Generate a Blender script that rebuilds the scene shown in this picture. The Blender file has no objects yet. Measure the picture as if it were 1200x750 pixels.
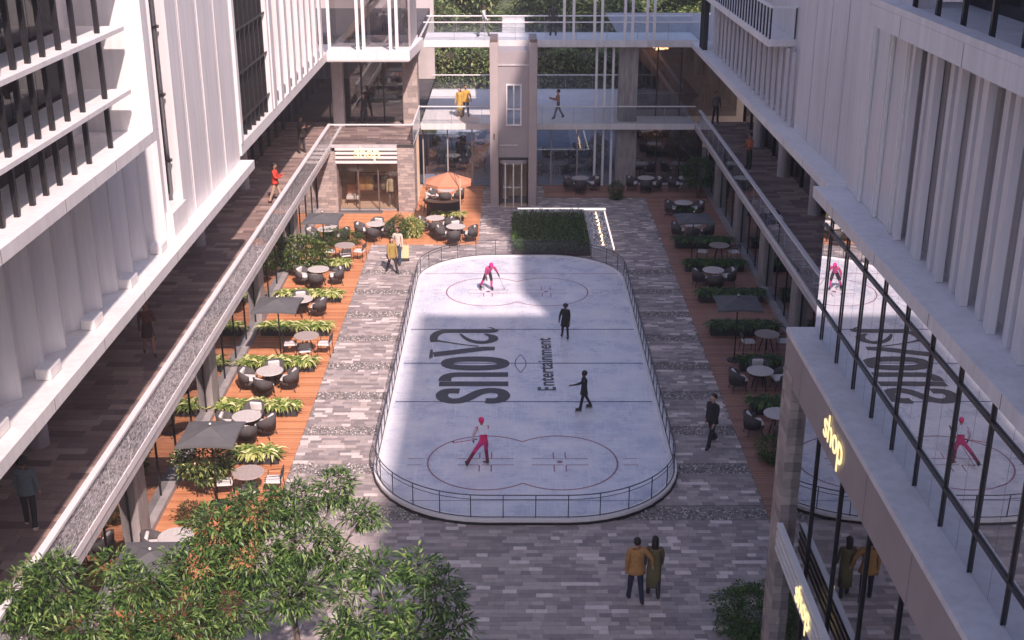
import bpy, bmesh, math, random
import numpy as np
from mathutils import Vector, Matrix, Euler

random.seed(11)
RNG = np.random.default_rng(11)
S = bpy.context.scene
COL = S.collection
R = math.radians

# ------------------------------------------------------------------ camera
CAM_H = 17.3
PITCH = R(20.97)
FPX = 1427.0                                  # focal length in 1200-px-wide image units
cam = bpy.data.cameras.new('Camera')
cam.sensor_width = 36.0
cam.lens = FPX / 1200.0 * 36.0
cam.clip_start = 0.1
cam.clip_end = 2000.0
cam_ob = bpy.data.objects.new('Camera', cam)
COL.objects.link(cam_ob)
cam_ob.location = (0, 0, CAM_H)
cam_ob.rotation_euler = (R(90) - PITCH, 0, 0)
S.camera = cam_ob

# ------------------------------------------------------------------ sky and sun
SUN_DIR = Vector((0.36, -0.95, 1.0)).normalized()      # towards the sun
SUN_EL = math.asin(SUN_DIR.z)
world = bpy.data.worlds.new('World'); S.world = world; world.use_nodes = True
wn = world.node_tree.nodes; wl = world.node_tree.links
sky = wn.new('ShaderNodeTexSky'); sky.sky_type = 'NISHITA'; sky.sun_disc = False
sky.sun_elevation = SUN_EL
sky.sun_rotation = math.atan2(SUN_DIR.x, SUN_DIR.y)
sky.air_density = 1.0; sky.dust_density = 2.0; sky.ozone_density = 1.0
bg = wn['Background']; bg.inputs['Strength'].default_value = 0.15
wl.new(sky.outputs['Color'], bg.inputs['Color'])
sun = bpy.data.lights.new('Sun', 'SUN'); sun.energy = 5.0; sun.angle = R(1.0); sun.color = (1.0, 0.82, 0.66)
sun_ob = bpy.data.objects.new('Sun', sun); COL.objects.link(sun_ob)
sun_ob.location = (20, -30, 60)
sun_ob.rotation_euler = (-SUN_DIR).to_track_quat('-Z', 'Y').to_euler()
S.view_settings.view_transform = 'Standard'; S.view_settings.look = 'None'
S.view_settings.exposure = 0.28; S.view_settings.gamma = 1.0
S.view_settings.use_curve_mapping = False
S.view_settings.use_white_balance = True
S.view_settings.white_balance_temperature = 6050
S.view_settings.white_balance_tint = 26
S.render.engine = 'CYCLES'
S.cycles.use_denoising = True
S.cycles.max_bounces = 8; S.cycles.transparent_max_bounces = 24
S.cycles.diffuse_bounces = 4; S.cycles.glossy_bounces = 4
S.cycles.caustics_reflective = False; S.cycles.caustics_refractive = False
S.cycles.sample_clamp_indirect = 6.0

# ------------------------------------------------------------------ helpers
_c, _s = math.cos(PITCH), math.sin(PITCH)
def at(u, v, z=0.0):
    """ground position (metres) of a point measured in the photograph, for a known height z"""
    a = (u - 600) / FPX; b = (v - 375) / FPX
    d = (a, _c - b * _s, -_s - b * _c)
    t = (z - CAM_H) / d[2]
    return (d[0] * t, d[1] * t, z)

def tag(o, label=None, cat=None, group=None, kind=None):
    if label: o['label'] = label
    if cat: o['category'] = cat
    if group: o['group'] = group
    if kind: o['kind'] = kind
    return o

def thing(name, label, cat, loc=(0, 0, 0), rz=0.0, group=None, kind=None):
    o = bpy.data.objects.new(name, None); COL.objects.link(o)
    o.empty_display_size = 0.2
    o.location = loc; o.rotation_euler = (0, 0, rz)
    return tag(o, label, cat, group, kind)

class MB:
    def __init__(s): s.v = []; s.f = []; s.m = []; s.a = []
    def add(s, vs, fs, m=0, a=0.5):
        n = len(s.v); s.v.extend([tuple(p) for p in vs])
        for f in fs:
            s.f.append(tuple(i + n for i in f)); s.m.append(m); s.a.append(a)
        return s
    def box(s, x0, x1, y0, y1, z0, z1, m=0, a=0.5):
        if x0 > x1: x0, x1 = x1, x0
        if y0 > y1: y0, y1 = y1, y0
        vs = [(x0,y0,z0),(x1,y0,z0),(x1,y1,z0),(x0,y1,z0),(x0,y0,z1),(x1,y0,z1),(x1,y1,z1),(x0,y1,z1)]
        return s.add(vs, [(0,3,2,1),(4,5,6,7),(0,1,5,4),(1,2,6,5),(2,3,7,6),(3,0,4,7)], m, a)
    def rbox(s, x0, x1, y0, y1, z0, z1, r=0.02, seg=1, m=0):
        bm = bmesh.new(); bmesh.ops.create_cube(bm, size=1)
        for v in bm.verts:
            v.co = Vector(((x0+x1)/2+v.co.x*(x1-x0), (y0+y1)/2+v.co.y*(y1-y0), (z0+z1)/2+v.co.z*(z1-z0)))
        bmesh.ops.bevel(bm, geom=bm.edges[:], offset=r, segments=seg, affect='EDGES', profile=0.5)
        bm.verts.index_update()
        s.add([v.co[:] for v in bm.verts], [[v.index for v in f.verts] for f in bm.faces], m); bm.free()
        return s
    def tube(s, pts, rad, n=6, m=0, cap=True, a=0.5):
        pts = [Vector(p) for p in pts]
        if not hasattr(rad, '__len__'): rad = [rad] * len(pts)
        vs = []; up = None
        for i, p in enumerate(pts):
            t = (pts[min(i+1, len(pts)-1)] - pts[max(i-1, 0)]).normalized()
            if up is None:
                up = Vector((0,0,1)) if abs(t.z) < .9 else Vector((1,0,0))
            x = t.cross(up)
            if x.length < 1e-4: x = t.orthogonal()
            x.normalize(); y = x.cross(t).normalized(); up = y
            for k in range(n):
                an = 2*math.pi*k/n
                vs.append(p + (x*math.cos(an) + y*math.sin(an)) * rad[i])
        fs = []
        for i in range(len(pts)-1):
            for k in range(n):
                fs.append((i*n+k, (i)*n+(k+1)%n, (i+1)*n+(k+1)%n, (i+1)*n+k))
        if cap:
            fs.append(tuple(range(n-1, -1, -1))); fs.append(tuple(range((len(pts)-1)*n, len(pts)*n)))
        return s.add(vs, fs, m, a)
    def cyl(s, x, y, z0, z1, r, n=12, r1=None, m=0):
        r1 = r if r1 is None else r1
        vs = [(x+r*math.cos(2*math.pi*k/n), y+r*math.sin(2*math.pi*k/n), z0) for k in range(n)]
        vs += [(x+r1*math.cos(2*math.pi*k/n), y+r1*math.sin(2*math.pi*k/n), z1) for k in range(n)]
        fs = [(k,(k+1)%n,n+(k+1)%n,n+k) for k in range(n)]
        fs += [tuple(range(n-1,-1,-1)), tuple(range(n,2*n))]
        return s.add(vs, fs, m)
    def lathe(s, prof, n=16, x=0, y=0, sx=1, sy=1, m=0, cap=True):
        vs = []; fs = []
        for (r, z) in prof:
            for k in range(n):
                an = 2*math.pi*k/n
                vs.append((x+r*sx*math.cos(an), y+r*sy*math.sin(an), z))
        for i in range(len(prof)-1):
            for k in range(n):
                fs.append((i*n+k, i*n+(k+1)%n, (i+1)*n+(k+1)%n, (i+1)*n+k))
        if cap:
            fs.append(tuple(range(n-1,-1,-1))); fs.append(tuple(range((len(prof)-1)*n, len(prof)*n)))
        return s.add(vs, fs, m)
    def prism(s, poly, z0, z1, m=0):
        n = len(poly)
        vs = [(p[0],p[1],z0) for p in poly] + [(p[0],p[1],z1) for p in poly]
        fs = [(k,(k+1)%n,n+(k+1)%n,n+k) for k in range(n)] + [tuple(range(n-1,-1,-1)), tuple(range(n,2*n))]
        return s.add(vs, fs, m)
    def sphere(s, c, r, n=10, k=7, m=0):
        if not hasattr(r, '__len__'): r = (r, r, r)
        prof = []
        vs = [(c[0],c[1],c[2]-r[2])]; fs = []
        for i in range(1, k):
            ph = -math.pi/2 + math.pi*i/k
            for j in range(n):
                an = 2*math.pi*j/n
                vs.append((c[0]+r[0]*math.cos(ph)*math.cos(an), c[1]+r[1]*math.cos(ph)*math.sin(an), c[2]+r[2]*math.sin(ph)))
        vs.append((c[0],c[1],c[2]+r[2]))
        for j in range(n): fs.append((0, 1+(j+1)%n, 1+j))
        for i in range(k-2):
            for j in range(n):
                fs.append((1+i*n+j, 1+i*n+(j+1)%n, 1+(i+1)*n+(j+1)%n, 1+(i+1)*n+j))
        for j in range(n): fs.append((len(vs)-1, 1+(k-2)*n+j, 1+(k-2)*n+(j+1)%n))
        return s.add(vs, fs, m)
    def mesh(s, name, mats, smooth=False, attr=False):
        me = bpy.data.meshes.new(name)
        me.from_pydata(s.v, [], s.f)
        if not isinstance(mats, (list, tuple)): mats = [mats]
        for mt in mats: me.materials.append(mt)
        if len(mats) > 1: me.polygons.foreach_set('material_index', s.m)
        if smooth: me.polygons.foreach_set('use_smooth', [True]*len(me.polygons))
        if attr:
            at_ = me.attributes.new('rnd', 'FLOAT', 'FACE'); at_.data.foreach_set('value', s.a)
        me.update()
        return me
    def build(s, name, mats, parent=None, world=False, smooth=False, attr=False):
        return link(name, s.mesh(name, mats, smooth, attr), parent, world)

def link(name, me, parent=None, world=False, loc=None, rz=0.0, scale=None):
    o = bpy.data.objects.new(name, me); COL.objects.link(o)
    if parent is not None:
        o.parent = parent
        if world: o.location = (-parent.location.x, -parent.location.y, -parent.location.z)
    if loc is not None:
        o.location = Vector(loc) + (o.location if world else Vector((0,0,0)))
    if rz: o.rotation_euler = (0, 0, rz)
    if scale: o.scale = scale
    return o

def copy_tree(o, parent=None):
    c = o.copy(); COL.objects.link(c); c.parent = parent
    for ch in o.children: copy_tree(ch, c)
    return c

# ------------------------------------------------------------------ materials
def srgb(r, g, b):
    f = lambda c: c/12.92 if c <= .04045 else ((c+.055)/1.055)**2.4
    return (f(r/255), f(g/255), f(b/255))

def base_mat(name):
    m = bpy.data.materials.new(name); m.use_nodes = True
    return m, m.node_tree.nodes, m.node_tree.links, m.node_tree.nodes['Principled BSDF']

def mat(name, col, rough=.6, metal=0., var=.12, scale=5., bump=0., bscale=40., spec=.5, stretch=None, streak=0., wear=0.):
    m, N, L, P = base_mat(name)
    P.inputs['Roughness'].default_value = rough; P.inputs['Metallic'].default_value = metal
    P.inputs['Specular IOR Level'].default_value = spec
    tc = N.new('ShaderNodeTexCoord'); src = tc.outputs['Object']
    if stretch:
        mp = N.new('ShaderNodeMapping'); mp.inputs['Scale'].default_value = stretch
        L.new(src, mp.inputs['Vector']); src = mp.outputs['Vector']
    nz = N.new('ShaderNodeTexNoise'); nz.inputs['Scale'].default_value = scale; nz.inputs['Detail'].default_value = 6
    L.new(src, nz.inputs['Vector'])
    rp = N.new('ShaderNodeValToRGB')
    rp.color_ramp.elements[0].position = .3; rp.color_ramp.elements[1].position = .7
    rp.color_ramp.elements[0].color = (*[c*(1-var) for c in col], 1); rp.color_ramp.elements[1].color = (*[min(1, c*(1+var)) for c in col], 1)
    L.new(nz.outputs['Fac'], rp.inputs['Fac']); cout = rp.outputs['Color']
    if streak:                                   # rain streaks and dust: stretched vertically, uneven
        mp2 = N.new('ShaderNodeMapping'); mp2.inputs['Scale'].default_value = (5, 5, .22); L.new(tc.outputs['Object'], mp2.inputs['Vector'])
        n3 = N.new('ShaderNodeTexNoise'); n3.inputs['Scale'].default_value = 1.0; n3.inputs['Detail'].default_value = 8; n3.inputs['Roughness'].default_value = .7
        L.new(mp2.outputs['Vector'], n3.inputs['Vector'])
        r3 = N.new('ShaderNodeMapRange'); r3.inputs['From Min'].default_value = .42; r3.inputs['From Max'].default_value = .68
        r3.inputs['To Min'].default_value = 1.0; r3.inputs['To Max'].default_value = 1-streak
        L.new(n3.outputs['Fac'], r3.inputs['Value'])
        k = N.new('ShaderNodeMix'); k.data_type = 'RGBA'; k.blend_type = 'MULTIPLY'; k.inputs[0].default_value = 1
        L.new(cout, k.inputs[6]); L.new(r3.outputs['Result'], k.inputs[7]); cout = k.outputs[2]
    L.new(cout, P.inputs['Base Color'])
    if wear:                                     # paint worn through to what lies under it
        n4 = N.new('ShaderNodeTexNoise'); n4.inputs['Scale'].default_value = 6; n4.inputs['Detail'].default_value = 8; n4.inputs['Roughness'].default_value = .75
        L.new(tc.outputs['Object'], n4.inputs['Vector'])
        r4 = N.new('ShaderNodeMapRange'); r4.inputs['From Min'].default_value = .35; r4.inputs['From Max'].default_value = .75
        r4.inputs['To Min'].default_value = 1.0; r4.inputs['To Max'].default_value = 1-wear
        L.new(n4.outputs['Fac'], r4.inputs['Value']); L.new(r4.outputs['Result'], P.inputs['Alpha'])
    if bump:
        n2 = N.new('ShaderNodeTexNoise'); n2.inputs['Scale'].default_value = bscale; n2.inputs['Detail'].default_value = 5
        L.new(src, n2.inputs['Vector'])
        b = N.new('ShaderNodeBump'); b.inputs['Strength'].default_value = bump; b.inputs['Distance'].default_value = .02
        L.new(n2.outputs['Fac'], b.inputs['Height']); L.new(b.outputs['Normal'], P.inputs['Normal'])
    return m

def rand_mat(name, cols, rough=.7, source='object', var=.12, scale=8., stretch=None, bump=.15, trans=0.):
    """one of several colours for each piece: by object, or by the face attribute rnd of a joined part"""
    m, N, L, P = base_mat(name)
    P.inputs['Roughness'].default_value = rough
    if source == 'object':
        oi = N.new('ShaderNodeObjectInfo'); src = oi.outputs['Random']
    else:
        oi = N.new('ShaderNodeAttribute'); oi.attribute_name = 'rnd'; src = oi.outputs['Fac']
    rp = N.new('ShaderNodeValToRGB'); rp.color_ramp.interpolation = 'CONSTANT' if source != 'leaf' else 'LINEAR'
    el = rp.color_ramp.elements
    while len(el) < len(cols): el.new(.5)
    for i, c in enumerate(cols):
        el[i].position = i/len(cols) if source != 'leaf' else i/max(1, len(cols)-1); el[i].color = (*c, 1)
    L.new(src, rp.inputs['Fac'])
    tc = N.new('ShaderNodeTexCoord'); co = tc.outputs['Object']
    if stretch:
        mp = N.new('ShaderNodeMapping'); mp.inputs['Scale'].default_value = stretch
        L.new(co, mp.inputs['Vector']); co = mp.outputs['Vector']
    nz = N.new('ShaderNodeTexNoise'); nz.inputs['Scale'].default_value = scale; nz.inputs['Detail'].default_value = 5
    L.new(co, nz.inputs['Vector'])
    mr = N.new('ShaderNodeMapRange'); mr.inputs['From Min'].default_value = .3; mr.inputs['From Max'].default_value = .7
    mr.inputs['To Min'].default_value = 1-var; mr.inputs['To Max'].default_value = 1+var
    L.new(nz.outputs['Fac'], mr.inputs['Value'])
    mx = N.new('ShaderNodeMix'); mx.data_type = 'RGBA'; mx.blend_type = 'MULTIPLY'; mx.inputs[0].default_value = 1
    L.new(rp.outputs['Color'], mx.inputs[6]); L.new(mr.outputs['Result'], mx.inputs[7])
    L.new(mx.outputs[2], P.inputs['Base Color'])
    if bump:
        b = N.new('ShaderNodeBump'); b.inputs['Strength'].default_value = bump; b.inputs['Distance'].default_value = .01
        n2 = N.new('ShaderNodeTexNoise'); n2.inputs['Scale'].default_value = scale*6
        L.new(co, n2.inputs['Vector']); L.new(n2.outputs['Fac'], b.inputs['Height']); L.new(b.outputs['Normal'], P.inputs['Normal'])
    if trans:
        tr = N.new('ShaderNodeBsdfTranslucent'); L.new(mx.outputs[2], tr.inputs['Color'])
        ms = N.new('ShaderNodeMixShader'); ms.inputs['Fac'].default_value = trans
        L.new(P.outputs['BSDF'], ms.inputs[1]); L.new(tr.outputs['BSDF'], ms.inputs[2])
        L.new(ms.outputs['Shader'], N['Material Output'].inputs['Surface'])
    return m

def glass_mat(name, tint=(.9,.93,.95), refl=.0, ior=1.5, rough=0.0, opaque=None, warp=0.0):
    """architectural pane: Fresnel reflection (plus a coating of strength refl) over a tinted view through"""
    m = bpy.data.materials.new(name); m.use_nodes = True
    N = m.node_tree.nodes; L = m.node_tree.links
    N.remove(N['Principled BSDF'])
    fr = N.new('ShaderNodeFresnel')
    ge = N.new('ShaderNodeNewGeometry'); mi = N.new('ShaderNodeMapRange')      # same reflectance from either face of a thin pane
    mi.inputs['To Min'].default_value = ior; mi.inputs['To Max'].default_value = 1/ior
    L.new(ge.outputs['Backfacing'], mi.inputs['Value']); L.new(mi.outputs['Result'], fr.inputs['IOR'])
    ad = N.new('ShaderNodeMath'); ad.operation = 'ADD'; ad.use_clamp = True; ad.inputs[1].default_value = refl
    L.new(fr.outputs['Fac'], ad.inputs[0])
    gl = N.new('ShaderNodeBsdfGlossy'); gl.inputs['Roughness'].default_value = rough; gl.inputs['Color'].default_value = (.93,.95,.97,1)
    if opaque:
        un = N.new('ShaderNodeBsdfDiffuse'); un.inputs['Color'].default_value = (*opaque, 1)
    else:
        un = N.new('ShaderNodeBsdfTransparent'); un.inputs['Color'].default_value = (*tint, 1)
    if warp:
        tc = N.new('ShaderNodeTexCoord'); nz = N.new('ShaderNodeTexNoise'); nz.inputs['Scale'].default_value = .8
        L.new(tc.outputs['Object'], nz.inputs['Vector'])
        b = N.new('ShaderNodeBump'); b.inputs['Strength'].default_value = warp; b.inputs['Distance'].default_value = .05
        L.new(nz.outputs['Fac'], b.inputs['Height']); L.new(b.outputs['Normal'], gl.inputs['Normal'])
    mx = N.new('ShaderNodeMixShader')
    L.new(ad.outputs[0], mx.inputs['Fac']); L.new(un.outputs[0], mx.inputs[1]); L.new(gl.outputs[0], mx.inputs[2])
    L.new(mx.outputs[0], N['Material Output'].inputs['Surface'])
    return m

def painted_reflection_mat(name, col=(.85,.83,.82)):
    """balustrade glass with dappled leaf reflections painted on as a broken speckle"""
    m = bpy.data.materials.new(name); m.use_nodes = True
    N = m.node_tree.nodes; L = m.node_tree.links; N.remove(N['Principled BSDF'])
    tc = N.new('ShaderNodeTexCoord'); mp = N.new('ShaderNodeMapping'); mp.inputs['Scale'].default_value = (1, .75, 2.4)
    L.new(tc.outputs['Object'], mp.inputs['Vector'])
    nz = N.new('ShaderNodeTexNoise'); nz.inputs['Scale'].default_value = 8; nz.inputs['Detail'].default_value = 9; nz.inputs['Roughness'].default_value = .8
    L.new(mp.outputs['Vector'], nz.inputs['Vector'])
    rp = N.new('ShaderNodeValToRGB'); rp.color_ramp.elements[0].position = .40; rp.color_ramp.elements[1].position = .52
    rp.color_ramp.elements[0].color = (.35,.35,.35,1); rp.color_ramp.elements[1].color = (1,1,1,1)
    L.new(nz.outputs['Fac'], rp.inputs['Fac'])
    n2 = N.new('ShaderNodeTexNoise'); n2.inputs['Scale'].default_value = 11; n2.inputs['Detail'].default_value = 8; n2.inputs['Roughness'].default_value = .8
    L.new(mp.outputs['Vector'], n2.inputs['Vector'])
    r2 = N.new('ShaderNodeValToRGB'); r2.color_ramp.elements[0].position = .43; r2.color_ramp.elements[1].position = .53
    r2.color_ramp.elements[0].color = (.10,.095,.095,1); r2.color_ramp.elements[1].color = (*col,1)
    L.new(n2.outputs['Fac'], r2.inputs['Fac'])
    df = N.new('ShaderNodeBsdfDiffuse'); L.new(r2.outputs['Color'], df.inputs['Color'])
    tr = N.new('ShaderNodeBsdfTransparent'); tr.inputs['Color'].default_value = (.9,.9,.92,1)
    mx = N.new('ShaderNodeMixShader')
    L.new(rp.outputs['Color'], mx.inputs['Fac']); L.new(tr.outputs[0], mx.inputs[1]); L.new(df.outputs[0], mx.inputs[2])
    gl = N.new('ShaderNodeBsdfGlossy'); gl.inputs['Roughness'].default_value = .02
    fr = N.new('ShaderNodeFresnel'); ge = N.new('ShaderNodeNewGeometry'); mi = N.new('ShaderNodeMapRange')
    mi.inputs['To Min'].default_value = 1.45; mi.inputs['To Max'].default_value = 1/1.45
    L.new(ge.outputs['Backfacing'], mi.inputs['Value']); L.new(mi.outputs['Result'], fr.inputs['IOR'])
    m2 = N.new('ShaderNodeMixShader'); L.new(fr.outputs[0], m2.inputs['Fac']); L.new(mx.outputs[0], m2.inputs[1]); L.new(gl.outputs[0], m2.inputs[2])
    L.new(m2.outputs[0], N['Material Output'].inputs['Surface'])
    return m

def emit_mat(name, col, strength):
    m, N, L, P = base_mat(name)
    P.inputs['Base Color'].default_value = (*col, 1)
    P.inputs['Emission Color'].default_value = (*col, 1); P.inputs['Emission Strength'].default_value = strength
    return m

M = {}
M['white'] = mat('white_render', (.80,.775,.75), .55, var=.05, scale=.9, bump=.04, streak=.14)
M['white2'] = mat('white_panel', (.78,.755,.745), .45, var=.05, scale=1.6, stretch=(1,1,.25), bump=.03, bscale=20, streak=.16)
M['shadepanel'] = mat('shaded_white_panel', (.70,.675,.68), .45, var=.06, scale=1.2, stretch=(1,1,.2), streak=.16)  # white panel with shade put into its colour, for the right facades
M['joint'] = mat('joint_sealant', (.16,.15,.15), .9)
M['slab'] = mat('pale_concrete', (.58,.55,.545), .65, var=.1, scale=2.2, bump=.08, streak=.18)
M['concrete'] = mat('grey_concrete', (.36,.34,.335), .75, var=.16, scale=3, bump=.15)
M['column'] = mat('board_marked_stone', (.33,.305,.29), .8, var=.3, scale=7, bump=.35, stretch=(1,1,.18))
M['soffit'] = mat('soffit_paint', (.66,.62,.60), .8, var=.06, scale=1)
M['black'] = mat('black_metal', (.028,.027,.03), .4, metal=.3, var=.2, scale=9)
M['steel'] = mat('brushed_steel', (.45,.45,.46), .35, metal=.8, var=.1, scale=12)
M['railwhite'] = mat('white_metal', (.82,.80,.79), .35, var=.03, scale=6)
M['brown'] = mat('brown_metal', (.16,.115,.10), .5, var=.15, scale=6)
M['fascia'] = mat('taupe_cladding', (.34,.29,.28), .6, var=.07, scale=1.2, bump=.05)
M['tower'] = mat('tower_cladding', (.37,.335,.34), .55, var=.05, scale=1.5)
M['towerp'] = mat('tower_pier_stone', (.44,.385,.37), .6, var=.06, scale=2, bump=.05)
M['interior'] = mat('interior_plaster', (.55,.50,.47), .8, var=.1, scale=1)
M['beige'] = mat('beige_plaster', (.62,.47,.33), .7, var=.08, scale=1.4)
M['dark_in'] = mat('dark_interior', (.085,.08,.085), .8, var=.3, scale=1.5)
M['ice'] = None
M['glass'] = glass_mat('clear_glass', (.93,.95,.96))
M['glass_shop'] = glass_mat('shop_glass', (.92,.92,.91), refl=.02)
M['glass_ground'] = glass_mat('street_glass', (.42,.43,.44), refl=.30)
M['glass_dark'] = glass_mat('dark_glass', (.2,.2,.22), refl=.0, ior=1.28, opaque=(.035,.032,.032))
M['glass_first'] = glass_mat('first_floor_glass', (.62,.60,.59), refl=.10)
M['glass_lobby'] = glass_mat('lobby_glass', (.80,.87,.95), refl=.06)
M['mirror'] = glass_mat('mirror_glass', (.3,.3,.3), refl=.58, opaque=(.17,.165,.17), warp=.015)
M['glass_lower'] = glass_mat('gallery_glass', (.55,.52,.52), refl=.26, warp=.01)
M['painted_dapple'] = painted_reflection_mat('painted_reflection_glass')  # leaf reflections painted into the glass as light and dark speckle
M['rail_glass'] = glass_mat('terrace_rail_glass', (.86,.88,.91), refl=.14)
M['sign'] = emit_mat('lit_sign_letter', (1.0,.84,.36), .85)
M['lamp'] = emit_mat('warm_lamp', (1.0,.62,.28), 5.0)
M['strip'] = emit_mat('pool_strip_light', (1.0,.90,.74), .9)
M['slat'] = mat('white_sign_slat', (.80,.78,.75), .5, var=.04, scale=3)

def piece_mats(key, cols, rough, stretch, scale=6, var=.14, bump=.2):
    M[key] = rand_mat(key, cols, rough, 'object', var, scale, stretch, bump)
    M[key+'_j'] = rand_mat(key+'_joined', cols, rough, 'attr', var, scale, stretch, bump)
piece_mats('paver', [srgb(150,141,139), srgb(178,168,164), srgb(160,150,147), srgb(216,206,200), srgb(140,132,131), srgb(166,157,154), srgb(188,176,170), srgb(152,143,140), srgb(172,162,158)], .75, None, 5, .10)
piece_mats('tile', [srgb(140,121,115), srgb(158,137,129), srgb(128,110,106), srgb(180,160,150), srgb(146,126,120), srgb(166,142,132)], .55, (1,4,1), 4, .15)
piece_mats('plank', [srgb(198,136,94), srgb(208,146,102), srgb(184,122,82), srgb(204,142,100), srgb(190,128,86)], .5, (.5,6,1), 5, .2)
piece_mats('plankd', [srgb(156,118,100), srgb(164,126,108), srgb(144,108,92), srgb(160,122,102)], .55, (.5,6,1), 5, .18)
piece_mats('block', [srgb(164,152,146), srgb(176,163,155), srgb(152,141,136), srgb(186,172,163)], .8, None, 8, .12)
M['pebble'] = rand_mat('pebbles', [srgb(98,94,93), srgb(138,131,128), srgb(176,168,163), srgb(208,201,195), srgb(118,110,107), srgb(160,149,141)], .7, 'attr', .1, 20)
M['pebblew'] = rand_mat('white_pebbles', [srgb(225,225,225), srgb(150,165,172), srgb(60,75,85), srgb(240,238,232), srgb(110,125,132), srgb(228,225,218)], .35, 'attr', .1, 20)

# ------------------------------------------------------------------ pieces of paving
BOX5 = [(4,5,6,7),(0,1,5,4),(1,2,6,5),(2,3,7,6),(3,0,4,7)]
_unit = {}
def unit_piece(key, l, w, h, mt):
    k = (key, round(l,3), round(w,3), round(h,3))
    if k not in _unit:
        b = 0.006
        x, y = l/2, w/2
        vs = [(-x,-y,0),(x,-y,0),(x,y,0),(-x,y,0),(-x,-y,h-b),(x,-y,h-b),(x,y,h-b),(-x,y,h-b),(-x+b,-y+b,h),(x-b,-y+b,h),(x-b,y-b,h),(-x+b,y-b,h)]
        fs = [(0,1,5,4),(1,2,6,5),(2,3,7,6),(3,0,4,7),(4,5,9,8),(5,6,10,9),(6,7,11,10),(7,4,8,11),(8,9,10,11)]
        me = bpy.data.meshes.new(key); me.from_pydata(vs, [], fs); me.materials.append(mt); _unit[k] = me
    return _unit[k]

def lay(parent, name, pieces, w, h, z, key, limit):
    """pieces = (cx, cy, length); the nearest ones become objects, the rest one joined part"""
    pieces = sorted(pieces, key=lambda p: p[0]**2*.4 + p[1]**2)
    for (cx, cy, l) in pieces[:limit]:
        o = link(name, unit_piece(key, l, w, h, M[key]), parent)
        o.location = Vector((cx, cy, z + random.uniform(-.0015,.0015))) - parent.location
    rest = pieces[limit:]
    if rest:
        mb = MB()
        for (cx, cy, l) in rest:
            x, y = l/2, w/2; zt = z + h + random.uniform(-.0015,.0015)
            mb.add([(cx-x,cy-y,z),(cx+x,cy-y,z),(cx+x,cy+y,z),(cx-x,cy+y,z),(cx-x,cy-y,zt),(cx+x,cy-y,zt),(cx+x,cy+y,zt),(cx-x,cy+y,zt)], BOX5, 0, random.random())
        o = mb.build(name + '_field', M[key+'_j'], parent, world=True, attr=True); o['kind'] = 'stuff'

def rows(x0, x1, y0, y1, row, lens, gap, skip=None):
    out = []; n = int(round((y1-y0)/row))
    for i in range(n):
        cy = y0 + (i+.5)*row; x = x0 - random.choice(lens)*random.random()
        while x < x1:
            l = random.choice(lens); a, b = max(x, x0), min(x+l, x1); x += l
            if b - a < .12: continue
            if (a+b)/2 and skip and skip((a+b)/2, cy, b-a): continue
            out.append(((a+b)/2, cy, round(b-a, 2)-gap))
    return out
# ================================================================== SETTING
XL, XR = -6.66, 7.15                          # paving edges against the two timber decks
RX0, RX1, RY0, RY1, RRAD = -4.15, 4.95, 29.3, 53.0, 3.4
def rink_sdf(x, y, off=0.0):
    cx, cy = (RX0+RX1)/2, (RY0+RY1)/2
    qx = abs(x-cx) - ((RX1-RX0)/2 - RRAD); qy = abs(y-cy) - ((RY1-RY0)/2 - RRAD)
    return math.hypot(max(qx,0), max(qy,0)) + min(max(qx,qy),0) - RRAD - off
def rink_path(off=0.0, arc=10, side=1):
    """closed outline moved outwards by off"""
    r = RRAD + off; pts = []
    cs = [(RX1-RRAD, RY0+RRAD, -90), (RX1-RRAD, RY1-RRAD, 0), (RX0+RRAD, RY1-RRAD, 90), (RX0+RRAD, RY0+RRAD, 180)]
    for (cx, cy, a0) in cs:
        for k in range(arc+1):
            a = R(a0 + 90*k/arc); pts.append((cx + r*math.cos(a), cy + r*math.sin(a)))
    return pts

g = MB(); g.add([(-400,-200,0),(400,-200,0),(400,600,0),(-400,600,0)], [(0,1,2,3)])
ground = g.build('ground', mat('ground_mortar', (.17,.16,.16), .9, var=.2, scale=.8)); ground['kind'] = 'structure'
ground.location.z = -.012

g = MB(); g.add([(XL,8,0),(XR,8,0),(XR,66,0),(XL,66,0)], [(0,1,2,3)])
paving = g.build('plaza_paving', mat('paving_joint', (.25,.24,.235), .95, var=.2, scale=6)); paving['kind'] = 'structure'
paving.location.z = -.004

STRIPS = [29.95 + 2.63*k for k in range(9)]
FIRE = (-.05, 4.5, 52.9, 59.6)                # planted block by the rink
def skip_plaza(x, y, l):
    if rink_sdf(x, y) < -.35: return True
    if x < -1.6 and y > 55.0: return True
    if x > 1.75 and y > 63.4: return True
    if y > 61.9 and abs(x-.08) < 1.0: return True
    return any(abs(y - s) < .36 for s in STRIPS)
lay(paving, 'paver', rows(XL, XR, 19.0, 66, .17, (.24,.3,.36,.42,.6), .006, skip_plaza), .163, .03, 0.0, 'paver', 300)

# pebble bands across the paving
for s in STRIPS:
    mb = MB(); n = 0
    for _ in range(2600):
        x = random.uniform(XL, XR); y = s + random.uniform(-.34,.34)
        if rink_sdf(x, y) < -.03: continue
        r = random.uniform(.022,.05); h = r*random.uniform(.45,.8); an = random.random()*3
        c, q = math.cos(an)*r, math.sin(an)*r; e = .72
        mb.add([(x+c,y+q,.012),(x-q*e,y+c*e,.01),(x-c,y-q,.012),(x+q*e,y-c*e,.01),(x+c*.3,y+q*.3,.012+h),(x-c*.3,y-q*.2,.012+h*.92)],
               [(0,1,4),(1,5,4),(1,2,5),(2,3,5),(3,4,5),(3,0,4)], 0, random.random())
    o = mb.build('pebble_band', M['pebble'], None, attr=True, smooth=True)
    o['kind'] = 'stuff'; o['label'] = 'narrow band of loose grey pebbles across the plaza paving'; o['category'] = 'pebbles'

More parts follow.
